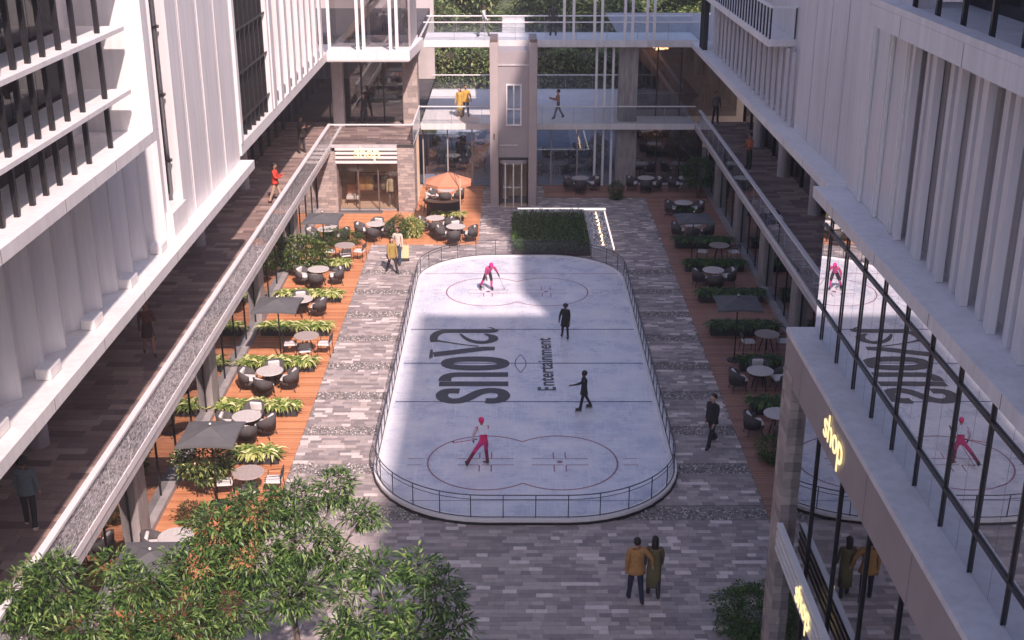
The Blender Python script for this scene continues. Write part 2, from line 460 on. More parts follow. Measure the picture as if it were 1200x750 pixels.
# timber decks
def deck(name, x0, x1, y0, y1, key, w=.142, split=None):
    g = MB(); g.add([(x0,y0,0),(x1,y0,0),(x1,y1,0),(x0,y1,0)], [(0,1,2,3)])
    d = g.build(name, M['dark_in']); d['kind'] = 'structure'; d.location = (0,0,.003)
    n = int((y1-y0)/w); h = .034
    for i in range(n):
        l = x1-x0
        o = link('plank', unit_piece(key, l, w-.022, h, M[key]), d)
        o.location = ((x0+x1)/2, y0+(i+.5)*w, .004 + random.uniform(-.0015,.0015))
    return d
deck('timber_deck', -9.95, XL-.004, 20.0, 60.4, 'plank')
deck('timber_deck', XL-.002, -1.6, 55.0, 66.0, 'plank')
deck('timber_deck', XR+.004, 10.6, 24.0, 63.4, 'plankd')
deck('timber_deck', 1.75, 10.6, 63.42, 66.0, 'plankd')

# lawn and rising planted bank beyond the footbridges
g = MB(); nx, ny = 40, 24; vs = []; fs = []
for j in range(ny+1):
    for i in range(nx+1):
        x = -60 + 120*i/nx; y = 80 + 130*j/ny
        t = min(1, max(0, (y-82)/60)); z = 9.5*t*t*(3-2*t) + .5*math.sin(x*.21+y*.13)*t
        vs.append((x, y, z + .02))
for j in range(ny):
    for i in range(nx):
        a = j*(nx+1)+i; fs.append((a, a+1, a+nx+2, a+nx+1))
g.add(vs, fs)
bank = g.build('planted_bank', mat('bank_grass', (.075,.10,.035), .9, var=.35, scale=1.2, bump=.6, bscale=3), smooth=True); bank['kind'] = 'structure'

# ================================================================== ICE RINK
def ice_mat():
    m, N, L, P = base_mat('ice')
    P.inputs['Roughness'].default_value = .28; P.inputs['Specular IOR Level'].default_value = .35
    tc = N.new('ShaderNodeTexCoord')
    nz = N.new('ShaderNodeTexNoise'); nz.inputs['Scale'].default_value = .7; nz.inputs['Detail'].default_value = 10; nz.inputs['Roughness'].default_value = .72
    L.new(tc.outputs['Object'], nz.inputs['Vector'])
    rp = N.new('ShaderNodeValToRGB'); e = rp.color_ramp.elements
    e[0].position = .36; e[0].color = (.52,.57,.68,1); e[1].position = .66; e[1].color = (.86,.86,.88,1)
    L.new(nz.outputs['Fac'], rp.inputs['Fac'])
    # skate scratches: thin stretched streaks in two directions
    mx = rp.outputs['Color']
    for rot, sc in ((.5,(1.4,55,1)), (-.7,(60,1.2,1)), (1.9,(1.1,70,1))):
        mp = N.new('ShaderNodeMapping'); mp.inputs['Rotation'].default_value = (0,0,rot); mp.inputs['Scale'].default_value = sc
        L.new(tc.outputs['Object'], mp.inputs['Vector'])
        n2 = N.new('ShaderNodeTexNoise'); n2.inputs['Scale'].default_value = .5; n2.inputs['Detail'].default_value = 4
        n2.inputs['Distortion'].default_value = .6
        L.new(mp.outputs['Vector'], n2.inputs['Vector'])
        r2 = N.new('ShaderNodeValToRGB'); r2.color_ramp.elements[0].position = .56; r2.color_ramp.elements[1].position = .70
        r2.color_ramp.elements[0].color = (0,0,0,1); r2.color_ramp.elements[1].color = (.7,.7,.7,1)
        L.new(n2.outputs['Fac'], r2.inputs['Fac'])
        k = N.new('ShaderNodeMix'); k.data_type = 'RGBA'; L.new(r2.outputs['Color'], k.inputs[0])
        L.new(mx, k.inputs[6]); k.inputs[7].default_value = (.93,.93,.95,1); mx = k.outputs[2]
    L.new(mx, P.inputs['Base Color'])
    r3 = N.new('ShaderNodeMapRange'); r3.inputs['To Min'].default_value = .05; r3.inputs['To Max'].default_value = .55
    L.new(nz.outputs['Fac'], r3.inputs['Value']); L.new(r3.outputs['Result'], P.inputs['Roughness'])
    return m
M['ice'] = ice_mat()
ICE = .16
rink = thing('ice_rink', 'pale outdoor ice rink with rounded corners and low glass railing in the plaza', 'ice rink', ((RX0+RX1)/2, RY0, 0))
def ring(p_out, p_in, z0, z1):
    n = len(p_out); mb = MB()
    vs = [(x,y,z0) for x,y in p_out]+[(x,y,z1) for x,y in p_out]+[(x,y,z1) for x,y in p_in]+[(x,y,z0) for x,y in p_in]
    fs = []
    for k in range(n):
        j = (k+1) % n
        fs += [(k,j,n+j,n+k),(n+k,n+j,2*n+j,2*n+k),(2*n+k,2*n+j,3*n+j,3*n+k)]
    return mb.add(vs, fs)
ring(rink_path(0), rink_path(-.20), 0, .20).build('kerb', M['railwhite'], rink, world=True)
ring(rink_path(.03), rink_path(-.01), 0, .10).build('kerb_shoe', M['black'], rink, world=True)
mb = MB(); pts = rink_path(-.2); mb.add([(x,y,ICE) for x,y in pts], [tuple(range(len(pts)))])
mb.build('ice_sheet', M['ice'], rink, world=True)
def path_len(pts):
    pts = pts + [pts[0]]; acc = [0]
    for a, b in zip(pts, pts[1:]): acc.append(acc[-1] + math.hypot(b[0]-a[0], b[1]-a[1]))
    return pts, acc
rp_pts, rp_acc = path_len(rink_path(-.09, 14))
def rp_at(d):
    d %= rp_acc[-1]
    for i in range(len(rp_acc)-1):
        if rp_acc[i] <= d <= rp_acc[i+1]:
            t = (d-rp_acc[i])/max(1e-6, rp_acc[i+1]-rp_acc[i]); a, b = rp_pts[i], rp_pts[i+1]
            return (a[0]+(b[0]-a[0])*t, a[1]+(b[1]-a[1])*t)
M['railb'] = mat('blue_black_rail', (.075,.08,.105), .4, metal=.4, var=.15, scale=8)
for nm, z, r in (('top_rail', .90, .016), ('mid_rail', .77, .010), ('base_channel', .225, .014)):
    mb = MB(); pp = rink_path(-.09, 14); mb.tube([(x,y,z) for x,y in pp+[pp[0]]], r, 6, cap=False); mb.build(nm, M['railb'], rink, world=True, smooth=True)
NP = 66; step = rp_acc[-1]/NP
pm = MB().box(-.014,.014,-.014,.014,.20,.91).mesh('post', M['railb'])
for k in range(NP):
    x, y = rp_at(k*step); o = link('post', pm, rink); o.location = Vector((x,y,0)) - rink.location
    # pane between this post and the next: follows the curve in three facets
    q = [rp_at(k*step + step*t) for t in (.04,.35,.65,.96)]
    mb = MB()
    for a, b in zip(q, q[1:]):
        d = Vector((b[0]-a[0], b[1]-a[1])).normalized()*.005; nrm = (-d.y, d.x)
        mb.add([(a[0],a[1],.28),(b[0],b[1],.28),(b[0],b[1],.76),(a[0],a[1],.76)], [(0,1,2,3)])
    mb.build('glass_pane', M['glass'], rink, world=True)

# painted marks on the ice
M['mark_red'] = mat('red_ice_line', (.36,.13,.19), .5, var=.35, scale=9, wear=.65)
M['mark_blue'] = mat('blue_ice_line', (.13,.14,.27), .5, var=.3, scale=5, wear=.6)
M['mark_logo'] = mat('charcoal_logo_paint', (.05,.048,.056), .45, var=.12, scale=4, wear=.22)
def flat_stroke(mb, pts, w, z, closed=False):
    pts = [Vector((p[0],p[1])) for p in pts]; n = len(pts)
    if not hasattr(w, '__len__'): w = [w]*n
    vs = []
    for i, p in enumerate(pts):
        if closed: a, b = pts[i-1], pts[(i+1) % n]
        else: a, b = pts[max(0,i-1)], pts[min(n-1,i+1)]
        t = (b-a).normalized(); nr = Vector((-t.y,t.x))*w[i]/2
        vs += [(p.x+nr.x,p.y+nr.y,z),(p.x-nr.x,p.y-nr.y,z)]
    fs = [(2*i,2*i+1,2*i+3,2*i+2) for i in range(n-1)]
    if closed: fs.append((2*n-2,2*n-1,1,0))
    # keep every face looking up
    out = []
    for f in fs:
        a, b, c = [Vector(vs[i]) for i in f[:3]]
        out.append(f if (b-a).cross(c-a).z > 0 else tuple(reversed(f)))
    mb.add(vs, out)
def twin_circle(cy, c0, c1, r):
    mb = MB(); half = (c1-c0)/2; a0 = math.acos(half/r)
    for cx, sgn in ((c0,-1),(c1,1)):
        pts = []
        for k in range(41):
            a = a0 + (2*math.pi-2*a0)*k/40           # leaves the side facing the other circle open
            pts.append((cx - sgn*r*math.cos(a), cy + r*math.sin(a)))
        flat_stroke(mb, pts, .055, ICE+.006)
    return mb
for cy, c0, c1, nm in ((32.76,-.8,1.44,'faceoff_circles'), (48.04,-1.0,1.43,'faceoff_circles')):
    twin_circle(cy, c0, c1, 1.74).build(nm, M['mark_red'], rink, world=True)
    for cx in (c0, c1):
        for sx in (-1,1):
            for sy in (-1,1):
                mb = MB(); flat_stroke(mb, [(cx+sx*.85, cy+sy*.2),(cx+sx*.2, cy+sy*.2),(cx+sx*.18, cy+sy*.22),(cx+sx*.18, cy+sy*.62)], .038, ICE+.006)
                mb.build('faceoff_corner', M['mark_red'], rink, world=True)
                mb = MB(); flat_stroke(mb, [(cx+sx*1.9, cy+sy*.2),(cx+sx*2.35, cy+sy*.2)], .035, ICE+.007); mb.build('faceoff_tick', M['mark_red'], rink, world=True)
        mb = MB(); mb.add([(cx+.09*math.cos(2*math.pi*k/14), cy+.09*math.sin(2*math.pi*k/14), ICE+.006) for k in range(14)], [tuple(range(14))])
        mb.build('faceoff_dot', M['mark_red'], rink, world=True)
for y, m_, w in ((50.37,'mark_red',.05),(43.71,'mark_blue',.085),(40.37,'mark_blue',.085),(37.08,'mark_blue',.085),(30.41,'mark_blue',.03)):
    x = RX0+.25
    while rink_sdf(x, y) > -.22: x += .02
    mb = MB(); flat_stroke(mb, [(x,y),(RX0+RX1-x,y)], w, ICE+.003); mb.build('ice_line', M[m_], rink, world=True)
mb = MB(); c = at(610,426,ICE)
def arc2(sx): return [(c[0]+sx*.2*math.sin(math.pi*k/8), c[1]-.83+1.66*k/8) for k in range(9)]
flat_stroke(mb, arc2(1), .04, ICE+.006); flat_stroke(mb, arc2(-1), .04, ICE+.006); mb.build('centre_mark', M['mark_blue'], rink, world=True)

# logo lettering (letters stand sideways on the ice, reading away from the near end)
def zl(p): return at(500 + p[0]/7.059, 372 + p[1]/7.057, ICE)[:2]
def smooth_line(pts, n=6):
    out = []; P_ = [pts[0]] + list(pts) + [pts[-1]]
    for i in range(1, len(P_)-2):
        p0,p1,p2,p3 = [np.array(p, float) for p in P_[i-1:i+3]]
        for k in range(n):
            t = k/n; out.append(tuple(.5*((2*p1)+(-p0+p2)*t+(2*p0-5*p1+4*p2-p3)*t*t+(-p0+3*p1-3*p2+p3)*t**3)))
    out.append(tuple(pts[-1])); return out
def letter(strokes, polys=()):
    mb = MB(); z = ICE+.009
    for pts, w in strokes:
        sm = smooth_line(pts)
        if hasattr(w, '__len__'):
            w = [np.interp(i/(len(sm)-1)*(len(w)-1), range(len(w)), w) for i in range(len(sm))]
        flat_stroke(mb, [zl(p) for p in sm], w, z); z += .0012
    for poly in polys:
        vs = [(*zl(p), z) for p in poly]; mb.add(vs, [tuple(range(len(vs)))]); z += .0012
    o = mb.build('logo_letter', M['mark_logo'], rink, world=True); return o
letter([([(485,690),(560,691),(618,677),(640,645),(612,616),(540,605),(470,612),(410,632),(340,668),(270,690),(190,690),(135,668),(128,637),(160,613),(215,609),(272,610)], .42)])
letter([([(675,550),(400,550),(103,551)], .40), ([(675,474),(450,474),(270,474),(195,481),(158,500),(150,528)], [.40,.40,.40,.40,.42,.46])])
def ell(cx,cy,rx,ry,n=40,p=2.4):
    o = []
    for k in range(n):
        a = 2*math.pi*k/n; ca, sa = math.cos(a), math.sin(a)
        o.append((cx+rx*math.copysign(abs(ca)**(2/p),ca), cy+ry*math.copysign(abs(sa)**(2/p),sa)))
    return o
mb = MB(); eo, ei = ell(401,382,284,58), ell(400,382,181,15)
vs = [(*zl(p),ICE+.009) for p in eo+ei]; n = 40
mb.add(vs, [tuple(reversed((k,(k+1)%n,n+(k+1)%n,n+k))) for k in range(n)]); mb.build('logo_letter', M['mark_logo'], rink, world=True)
letter([([(430,240),(300,226),(180,208),(85,193)], [.10,.10,.11,.16])],
       [[(48,290),(390,250),(470,243),(565,243),(565,271),(470,277),(250,305),(62,328)], [(22,347),(20,320),(32,266),(50,266),(52,330)]])
letter([([(62,205),(58,175),(70,148),(105,126),(160,116),(300,115),(420,115),(500,115),(555,112),(572,100)], [.26,.30,.34,.36,.36,.37,.37,.37,.34,.2]),
        ([(278,136),(310,165),(360,192),(430,207),(500,205),(548,186),(548,164),(515,148),(480,138)], [.08,.16,.24,.30,.30,.36,.36,.22,.1])],
       [[(498,80),(540,84),(578,100),(560,112),(540,95)]])

def text_mesh(txt, size=1.0, bold=0.0, extrude=0.0, xscale=1.0):
    cu = bpy.data.curves.new('lettering', 'FONT'); cu.body = txt; cu.size = size; cu.offset = bold; cu.extrude = extrude
    cu.resolution_u = 3
    o = bpy.data.objects.new('lettering_tmp', cu); COL.objects.link(o)
    dg = bpy.context.evaluated_depsgraph_get(); dg.update()
    me = bpy.data.meshes.new_from_object(o.evaluated_get(dg)); COL.objects.unlink(o); bpy.data.objects.remove(o)
    bpy.data.curves.remove(cu)
    return me
def fit_text(txt, x0, x1, y0, y1, bold=.0, extrude=0):
    """mesh of txt stretched to the box x0..x1, y0..y1 in its own plane"""
    me = text_mesh(txt, 1.0, bold, extrude)
    co = np.zeros(len(me.vertices)*3); me.vertices.foreach_get('co', co); co = co.reshape(-1,3)
    mn, mxx = co.min(0), co.max(0)
    co[:,0] = x0 + (co[:,0]-mn[0])/(mxx[0]-mn[0])*(x1-x0); co[:,1] = y0 + (co[:,1]-mn[1])/(mxx[1]-mn[1])*(y1-y0)
    me.vertices.foreach_set('co', co.ravel()); me.update(); return me
p0 = zl((1070,605)); p1 = zl((1040,170)); pE = zl((1070,572)); xt = zl((912,400))[0]; xb = zl((1070,590))[0]
for txt, ya, yb, xa, xc in (('E', p0[1], pE[1]-.04, zl((918,590))[0], zl((1070,590))[0]), ('ntertainment', pE[1]+.06, p1[1], zl((925,400))[0], zl((1045,400))[0])):
    me = fit_text(txt, ya, yb, 0, xc-xa, bold=.022)
    me.materials.append(M['mark_logo'])
    o = link('lettering', me, rink); o.rotation_euler = (0,0,R(90)); o.location = Vector((xc, 0, ICE+.009)) - rink.location
# ================================================================== BUILDINGS
def joints(parent, xf, out, y0, y1, step, z0, z1):
    y = y0 + step
    while y < y1 - .2:
        boxp('panel_joint', M['joint'], parent, xf - out*.03, xf + out*.0015, y-.009, y+.009, z0, z1); y += step
def boxp(name, mt, parent, *b):
    return MB().box(*b).build(name, mt, parent, world=parent.parent is None)

def pleat(parent, name, mt, xf, xb, ya, yb, z0, z1, s):
    """one folded facade panel: thick leaf running from xf at its near end to xb at its far end"""
    t = .12*s
    mb = MB(); poly = [(xf,ya),(xf-t*0,ya),(xb,yb),(xb-t,yb),(xf-t,ya)]
    poly = [(xf,ya),(xb,yb),(xb-t,yb),(xf-t,ya)]
    return mb.prism(poly if s < 0 else list(reversed(poly)), z0, z1).build(name, mt, parent, world=True)

def side_storeys(B, s, xs, xg, xf, y0, y1, cols, ztop_soffit, wallback, tiles_y0):
    """ground floor, terrace and first floor of one long building; s = +1 right, -1 left"""
    # terrace floor slab, running inwards as the first-floor floor
    boxp('terrace_slab', M['slab'], B, xs, wallback, y0, y1, 3.2, 3.57)
    p = rows(min(xs+s*.12, xf), max(xs+s*.12, xf), tiles_y0, y1, .32, (.6,.9,1.2,.9), .006)
    lay(B, 'floor_tile', p, .312, .03, 3.57, 'tile', 300)
    boxp('slab_edge_trim', M['railwhite'], B, xs-s*.03, xs+s*.1, y0, y1, 3.46, 3.605)
    joints(B, xs-s*.03, -s, y0, y1, 2.6, 3.465, 3.6)
    # ground floor
    boxp('sill', M['concrete'], B, xg-s*.24, xg+s*.12, y0, y1, 0, .22)
    boxp('shop_floor', M['plankd'], B, xg+s*.13, wallback, y0, y1, 0, .03)
    boxp('rear_wall', M['interior'], B, wallback, wallback+s*.3, y0, y1, 0, ztop_soffit)
    ys = sorted(cols); n = 0
    edges = [y0] + ys + [y1]
    for a, b in zip(edges, edges[1:]):
        a2, b2 = (a+.45 if a in ys else a), (b-.45 if b in ys else b)
        k = max(1, int(round((b2-a2)/1.9)))
        for i in range(k):
            ya, yb = a2+(b2-a2)*i/k, a2+(b2-a2)*(i+1)/k
            boxp('pane', M['glass_ground'], B, xg-s*.006, xg+s*.006, ya+.03, yb-.03, .225, 3.195)
            boxp('mullion', M['black'], B, xg-s*.035, xg+s*.04, yb-.02, yb+.02, .22, 3.2)
    cm = MB().rbox(-.42,.42,-.45,.45,0,3.2,.04).mesh('column', M['column'])
    for y in ys: link('column', cm, B, True, (xg-s*.08+s*.25, y, 0))
    # first floor glass line
    k = int((y1-y0)/1.95)
    for i in range(k):
        ya, yb = y0+(y1-y0)*i/k, y0+(y1-y0)*(i+1)/k
        boxp('first_floor_pane', M['glass_first'], B, xf-s*.006, xf+s*.006, ya+.03, yb-.03, 3.61, ztop_soffit-.01)
        boxp('first_floor_mullion', M['black'], B, xf-s*.09, xf+s*.05, yb-.03, yb+.03, 3.6, ztop_soffit)
    cm2 = MB().cyl(0,0,3.6,ztop_soffit,.26,16).mesh('round_column', M['slab'])
    for y in ys: link('round_column', cm2, B, True, (xf-s*.42, y-1.2, 0))
    boxp('wood_counter', M['beige'], B, xf+s*1.6, xf+s*2.0, y0+2, y1-2, 3.6, 5.0)

def balustrade(label, x, y0, y1, group, z=3.6, s=-1, mt='painted_dapple'):
    t = thing('balustrade', label, 'balustrade', (x, y0, z), 0, group)
    n = max(1, int(round((y1-y0)/1.55)))
    boxp('handrail', M['railwhite'], t, x-.075, x+.075, y0, y1, z+.98, z+1.05)
    boxp('base_shoe', M['railwhite'], t, x-.03, x+.03, y0, y1, z+.005, z+.06)
    for i in range(n):
        ya, yb = y0+(y1-y0)*i/n, y0+(y1-y0)*(i+1)/n
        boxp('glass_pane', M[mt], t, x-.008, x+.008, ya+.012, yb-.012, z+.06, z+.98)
        if i: boxp('post', M['railwhite'], t, x-.016-s*-.02, x+.016-s*-.02, ya-.012, ya+.012, z+.06, z+.98)
    return t

# ------------------------------------------------------------------ long building on the left
LB = thing('long_building', 'sunlit white building with folded panels and glass-railed terrace along the left', 'building', (-13, 40, 0))
side_storeys(LB, -1, -9.15, -10.0, -12.15, 10.0, 66.0, (20.1, 28.3, 36.6, 44.8, 53.0), 7.3, -17.0, 17.0)
balustrade('long white-railed glass balustrade with painted reflections on the left terrace', -9.15, 12.0, 60.5, None)
# upper volume
boxp('soffit', M['soffit'], LB, -17, -9.22, 40.5, 66.0, 7.68, 7.72)
boxp('soffit', M['soffit'], LB, -17, -8.82, 8.0, 40.5, 7.26, 7.30)
boxp('ledge', M['white'], LB, -17, -8.75, 8.0, 40.55, 7.30, 7.58)
joints(LB, -8.75, 1, 9, 40.5, 3.05, 7.305, 7.575)
boxp('ledge', M['white'], LB, -17, -9.15, 40.56, 60.8, 7.72, 8.12)
boxp('upper_wall', M['white'], LB, -17, -9.95, 8.0, 60.7, 7.58, 24.0)
# plain wall panels with pairs of thin ribs, near the corner
pan = [(33.05,34.11),(34.35,36.16),(36.40,38.22),(38.46,40.44)]
for a, b in pan:
    boxp('wall_panel', M['white2'], LB, -9.94, -9.2, a, b, 7.585, 24)
for y in (34.23, 36.28, 38.34):
    boxp('rib', M['white'], LB, -9.93, -9.21, y-.05, y+.05, 7.585, 24)
# tall slot with a downpipe
boxp('slot_glass', M['glass_dark'], LB, -9.94, -9.62, 31.75, 33.0, 8.26, 24)
boxp('slot_sill', M['white'], LB, -9.93, -9.12, 31.6, 33.04, 7.585, 8.25)
boxp('slot_jamb', M['white2'], LB, -9.93, -9.3, 31.45, 31.72, 7.585, 24)
mb = MB().tube([(-9.45,32.75,8.5),(-9.45,32.75,24)], .075, 10); mb.build('downpipe', M['steel'], LB, world=True, smooth=True)
for z in (9.4, 11.2, 13.0, 14.8): boxp('pipe_clip', M['black'], LB, -9.62, -9.34, 32.64, 32.86, z, z+.07)
# folded panels under the projecting bay
y = 9.0
while y < 31.2:
    w = 1.22
    pleat(LB, 'folded_panel', M['white2'], -9.45, -9.88, y, y+w*.62, 7.585, 15.5, -1)
    pleat(LB, 'folded_panel', M['white2'], -9.90, -9.47, y+w*.64, y+w-.02, 7.585, 15.5, -1)
    y += w
for y in (19.3, 22.0, 24.7, 27.4, 30.1):
    MB().rbox(-9.40,-9.08,y,y+.6,7.583,7.82,.02).build('ledge_block', M['white'], LB, world=True)
# projecting glazed bay
BX, BE, BZ = -7.8, 26.55, 11.42
BAY = boxp('bay_floor', M['white'], LB, -9.94, BX, 8.0, BE, BZ, 11.66)
boxp('bay_end_wall', M['white'], BAY, -9.93, BX, BE-.38, BE-.003, 11.663, 24)
joints(BAY, BX, 1, 9, BE, 2.9, BZ+.005, 11.655)
for z in (12.58, 13.88, 15.2):
    boxp('sun_shelf', M['white'], BAY, -9.1, -8.02, 8.0, BE-.9, z, z+.09)
for i, y in enumerate([24.55, 23.2, 22.35, 21.55, 20.85, 20.2, 19.5, 18.85, 18.2, 17.5, 16.8, 16.1, 15.4]):
    boxp('bay_fin', M['black'], BAY, -8.26, -8.17, y-.04, y+.04, 11.663, 20)
for i in range(12):
    y = 24.9 - 1.3*i
    boxp('bay_pane', M['glass_dark'], BAY, -9.22, -9.2, y-1.27, y, 11.663, 20)
boxp('bay_back_panel', M['white2'], BAY, -9.93, -9.3, 24.92, BE-.385, 11.663, 20)
boxp('bay_back_wall', M['dark_in'], BAY, -9.93, -9.5, 8.0, 24.9, 11.663, 20)
# far section: tall window with bars, then pleats
WIN = boxp('tall_window', M['glass_dark'], LB, -9.94, -9.55, 40.95, 46.3, 8.13, 24)
boxp('window_jamb', M['white'], WIN, -9.93, -9.12, 40.57, 40.9, 8.12, 24)
boxp('window_jamb', M['white'], WIN, -9.93, -9.15, 46.32, 46.6, 8.12, 24)
for i in range(7):
    y = 41.3 + .78*i; boxp('window_mullion', M['black'], WIN, -9.5, -9.25, y-.05, y+.05, 8.13, 20)
for z in (8.75, 10.3, 11.75, 13.2): boxp('window_transom', M['black'], WIN, -9.24, -9.2, 40.95, 46.3, z, z+.07)
y = 46.62
for i in range(9):
    w = (60.6-46.62)/9
    pleat(LB, 'folded_panel', M['white2'], -9.22, -9.30, y, y+w*.62, 8.125, 20, -1)
    boxp('panel_return', M['white'], LB, -9.93, -9.62, y+w*.63, y+w-.01, 8.125, 20)
    y += w
# ------------------------------------------------------------------ corner shop pavilion and the rooms above it
SH = thing('shop_pavilion', 'corner shop with white slatted sign and three tall display windows', 'shop', (-7.0, 61.0, 0))
def stone_pier(parent, x0, x1, y0, y1, z0, z1, cw=.42, ch=.14):
    boxp('pier_core', M['concrete'], parent, x0+.03, x1-.03, y0+.03, y1-.03, z0, z1)
    mb = MB()
    z = z0
    while z < z1-.02:
        zt = min(z+ch, z1); x = x0 - cw*random.random()
        while x < x1:
            a, b = max(x, x0), min(x+cw, x1); x += cw
            if b-a > .03: mb.box(a+.004, b-.004, y0, y0+.05, z+.004, zt-.004, 0, random.random())
        for (xx, dd) in ((x0,1),(x1,-1)):
            y = y0+.052
            while y < y1:
                mb.box(xx, xx+dd*.05, y, min(y+cw,y1)-.008, z+.004, zt-.004, 0, random.random()); y += cw
        z = zt
    o = mb.build('stone_courses', M['block_j'], parent, world=True, attr=True); o['kind'] = 'stuff'
stone_pier(SH, -9.95, -8.92, 60.5, 62.0, 0, 3.2)
stone_pier(SH, -5.82, -4.95, 60.5, 62.0, 0, 3.57)
boxp('roof_slab', M['slab'], SH, -9.13, -4.95, 60.5, 66.0, 3.42, 3.57)
SB = boxp('sign_band', M['fascia'], SH, -8.92, -5.83, 60.62, 60.8, 2.55, 3.42)
for z in (2.62, 2.86, 3.08, 3.29):
    boxp('sign_slat', M['slat'], SB, -8.95, -5.82, 60.46, 60.6, z, z+.115)
for i in range(3):
    a = -8.9 + 1.025*i
    boxp('display_pane', M['glass_shop'], SH, a+.03, a+.995, 60.9, 60.912, .12, 2.6)
    boxp('pane_frame', M['brown'], SH, a-.03, a+.03, 60.86, 60.95, .06, 2.6)
boxp('pane_frame', M['brown'], SH, -5.87, -5.83, 60.86, 60.95, .06, 2.6)
boxp('plinth', M['concrete'], SH, -8.9, -5.82, 60.86, 61.0, .04, .12)
boxp('shop_floor', M['beige'], SH, -9.9, -4.96, 61.02, 66.0, .04, .08)
boxp('back_wall', M['beige'], SH, -9.9, -4.96, 63.8, 64.0, .08, 3.4)
def sign_letters(parent, y=None, x=None, a0=0, a1=1, z0=0, z1=1, face='-Y', depth=.04):
    txt = 'shop'; wds = [.22,.24,.27,.27]; acc = 0; L_ = a1-a0
    for ch, wd in zip(txt, wds):
        lo, hi = (z0+(z1-z0)*.30, z0+(z1-z0)*.78)
        if ch == 'h': hi = z1
        if ch == 'p': lo = z0
        me = fit_text(ch, a0+L_*(acc+.02), a0+L_*(acc+wd-.02), lo, hi, bold=.0, extrude=.008)
        acc += wd; me.materials.append(M['sign'])
        o = link('sign_letter', me, parent)
        if face == '-Y':
            o.rotation_euler = (R(90),0,0); o.location = Vector((0, y, 0)) - parent.location
        else:                                   # faces -X, reads towards -Y
            o.rotation_euler = (R(90),0,R(-90)); o.location = Vector((x, 0, 0)) - parent.location
sign_letters(SH, y=60.42, a0=-8.0, a1=-6.65, z0=2.72, z1=3.46)
# terrace on the roof
bal2 = thing('balustrade', 'glass balustrade above the shop sign', 'balustrade', (-7, 60.55, 3.6))
boxp('handrail', M['railwhite'], bal2, -9.1, -4.98, 60.5, 60.58, 4.56, 4.62)
for i in range(3):
    a = -9.08 + 1.365*i
    boxp('glass_pane', M['glass'], bal2, a+.01, a+1.35, 60.535, 60.545, 3.6, 4.56)
bal3 = thing('balustrade', 'short glass balustrade running back from the shop roof to the lower footbridge', 'balustrade', (-4.98, 63, 3.6))
boxp('handrail', M['railwhite'], bal3, -5.02, -4.95, 60.6, 65.45, 4.56, 4.62)
for i in range(3):
    a = 60.62+1.6*i; boxp('glass_pane', M['painted_dapple'], bal3, -4.99, -4.98, a, a+1.58, 3.6, 4.56)
lay(SH, 'roof_tile', rows(-9.1, -5.02, 60.62, 66.0, .34, (.6,.9,1.2), .006), .332, .03, 3.57, 'tile', 120)

# upper corner rooms
UC = thing('corner_block', 'upper corner storeys with white paired posts over the shop terrace', 'building', (-7, 63, 3.6))
boxp('room_glass', M['glass_first'], UC, -12, -5.9, 66.05, 66.06, 3.6, 7.68)
for x in (-9.9, -8.15, -6.95): boxp('room_mullion', M['black'], UC, x-.04, x+.04, 65.98, 66.1, 3.6, 7.68)
stone_pier(UC, -5.85, -5.05, 65.2, 66.3, 3.6, 7.7, ch=.3)
MB().rbox(-9.55,-8.95,64.6,65.2,3.6,7.7,.04).build('pier', M['slab'], UC, world=True)
boxp('upper_floor', M['white'], UC, -9.14, -5.05, 60.82, 66.5, 7.72, 8.2)
boxp('upper_soffit', M['soffit'], UC, -16.9, -5.1, 60.85, 80, 7.66, 7.70)
pp = MB().prism([(-5.045,60.82),(-4.7,65.5),(-5.045,65.5)], 7.72, 8.2); pp.build('upper_floor_wedge', M['white'], UC, world=True)
for x in (-9.02, -7.62, -7.32, -6.0, -5.68):
    boxp('white_post', M['railwhite'], UC, x-.075, x+.075, 61.0, 61.16, 8.2, 14)
boxp('upper_glass', M['glass_first'], UC, -9.1, -5.2, 62.2, 62.21, 8.2, 14)
boxp('upper_side_wall', M['tower'], UC, -5.3, -5.1, 62.25, 66.5, 8.2, 14)
# inside: floor, warm ceiling strips, diagonal stair flights
boxp('room_floor', M['dark_in'], UC, -16.8, -5.06, 66.1, 80, 3.35, 3.56)
boxp('room_back', M['interior'], UC, -16.8, -5.0, 79.6, 79.8, 3.6, 14)
boxp('upper_room_floor', M['dark_in'], UC, -16.8, -5.2, 66.52, 79, 7.75, 8.15)
for z, y in ((10.4, 66), (11.6, 66.5)): boxp('ceiling_strip', M['lamp'], UC, -7.3, -5.6, y, y+.1, z, z+.06)
def sloped_slab(parent, x0, z0, x1, z1, y, w, th=.28):
    mb = MB(); d = Vector((x1-x0, 0, z1-z0)); n = Vector((-d.z,0,d.x)).normalized()*th/2
    a = Vector((x0,y,z0)); b = Vector((x1,y,z1))
    vs = [a-n, b-n, b+n, a+n]; vs = vs + [v+Vector((0,w,0)) for v in vs]
    mb.add(vs, [(0,1,2,3),(7,6,5,4),(0,4,5,1),(1,5,6,2),(2,6,7,3),(3,7,4,0)])
    return mb.build('inclined_slab', M['beige'], parent, world=True)
sloped_slab(UC, -9.3, 3.7, -6.4, 7.6, 67.6, 1.6, .9)
sloped_slab(UC, -8.8, 8.2, -5.4, 12.2, 64.5, 1.4, .4)

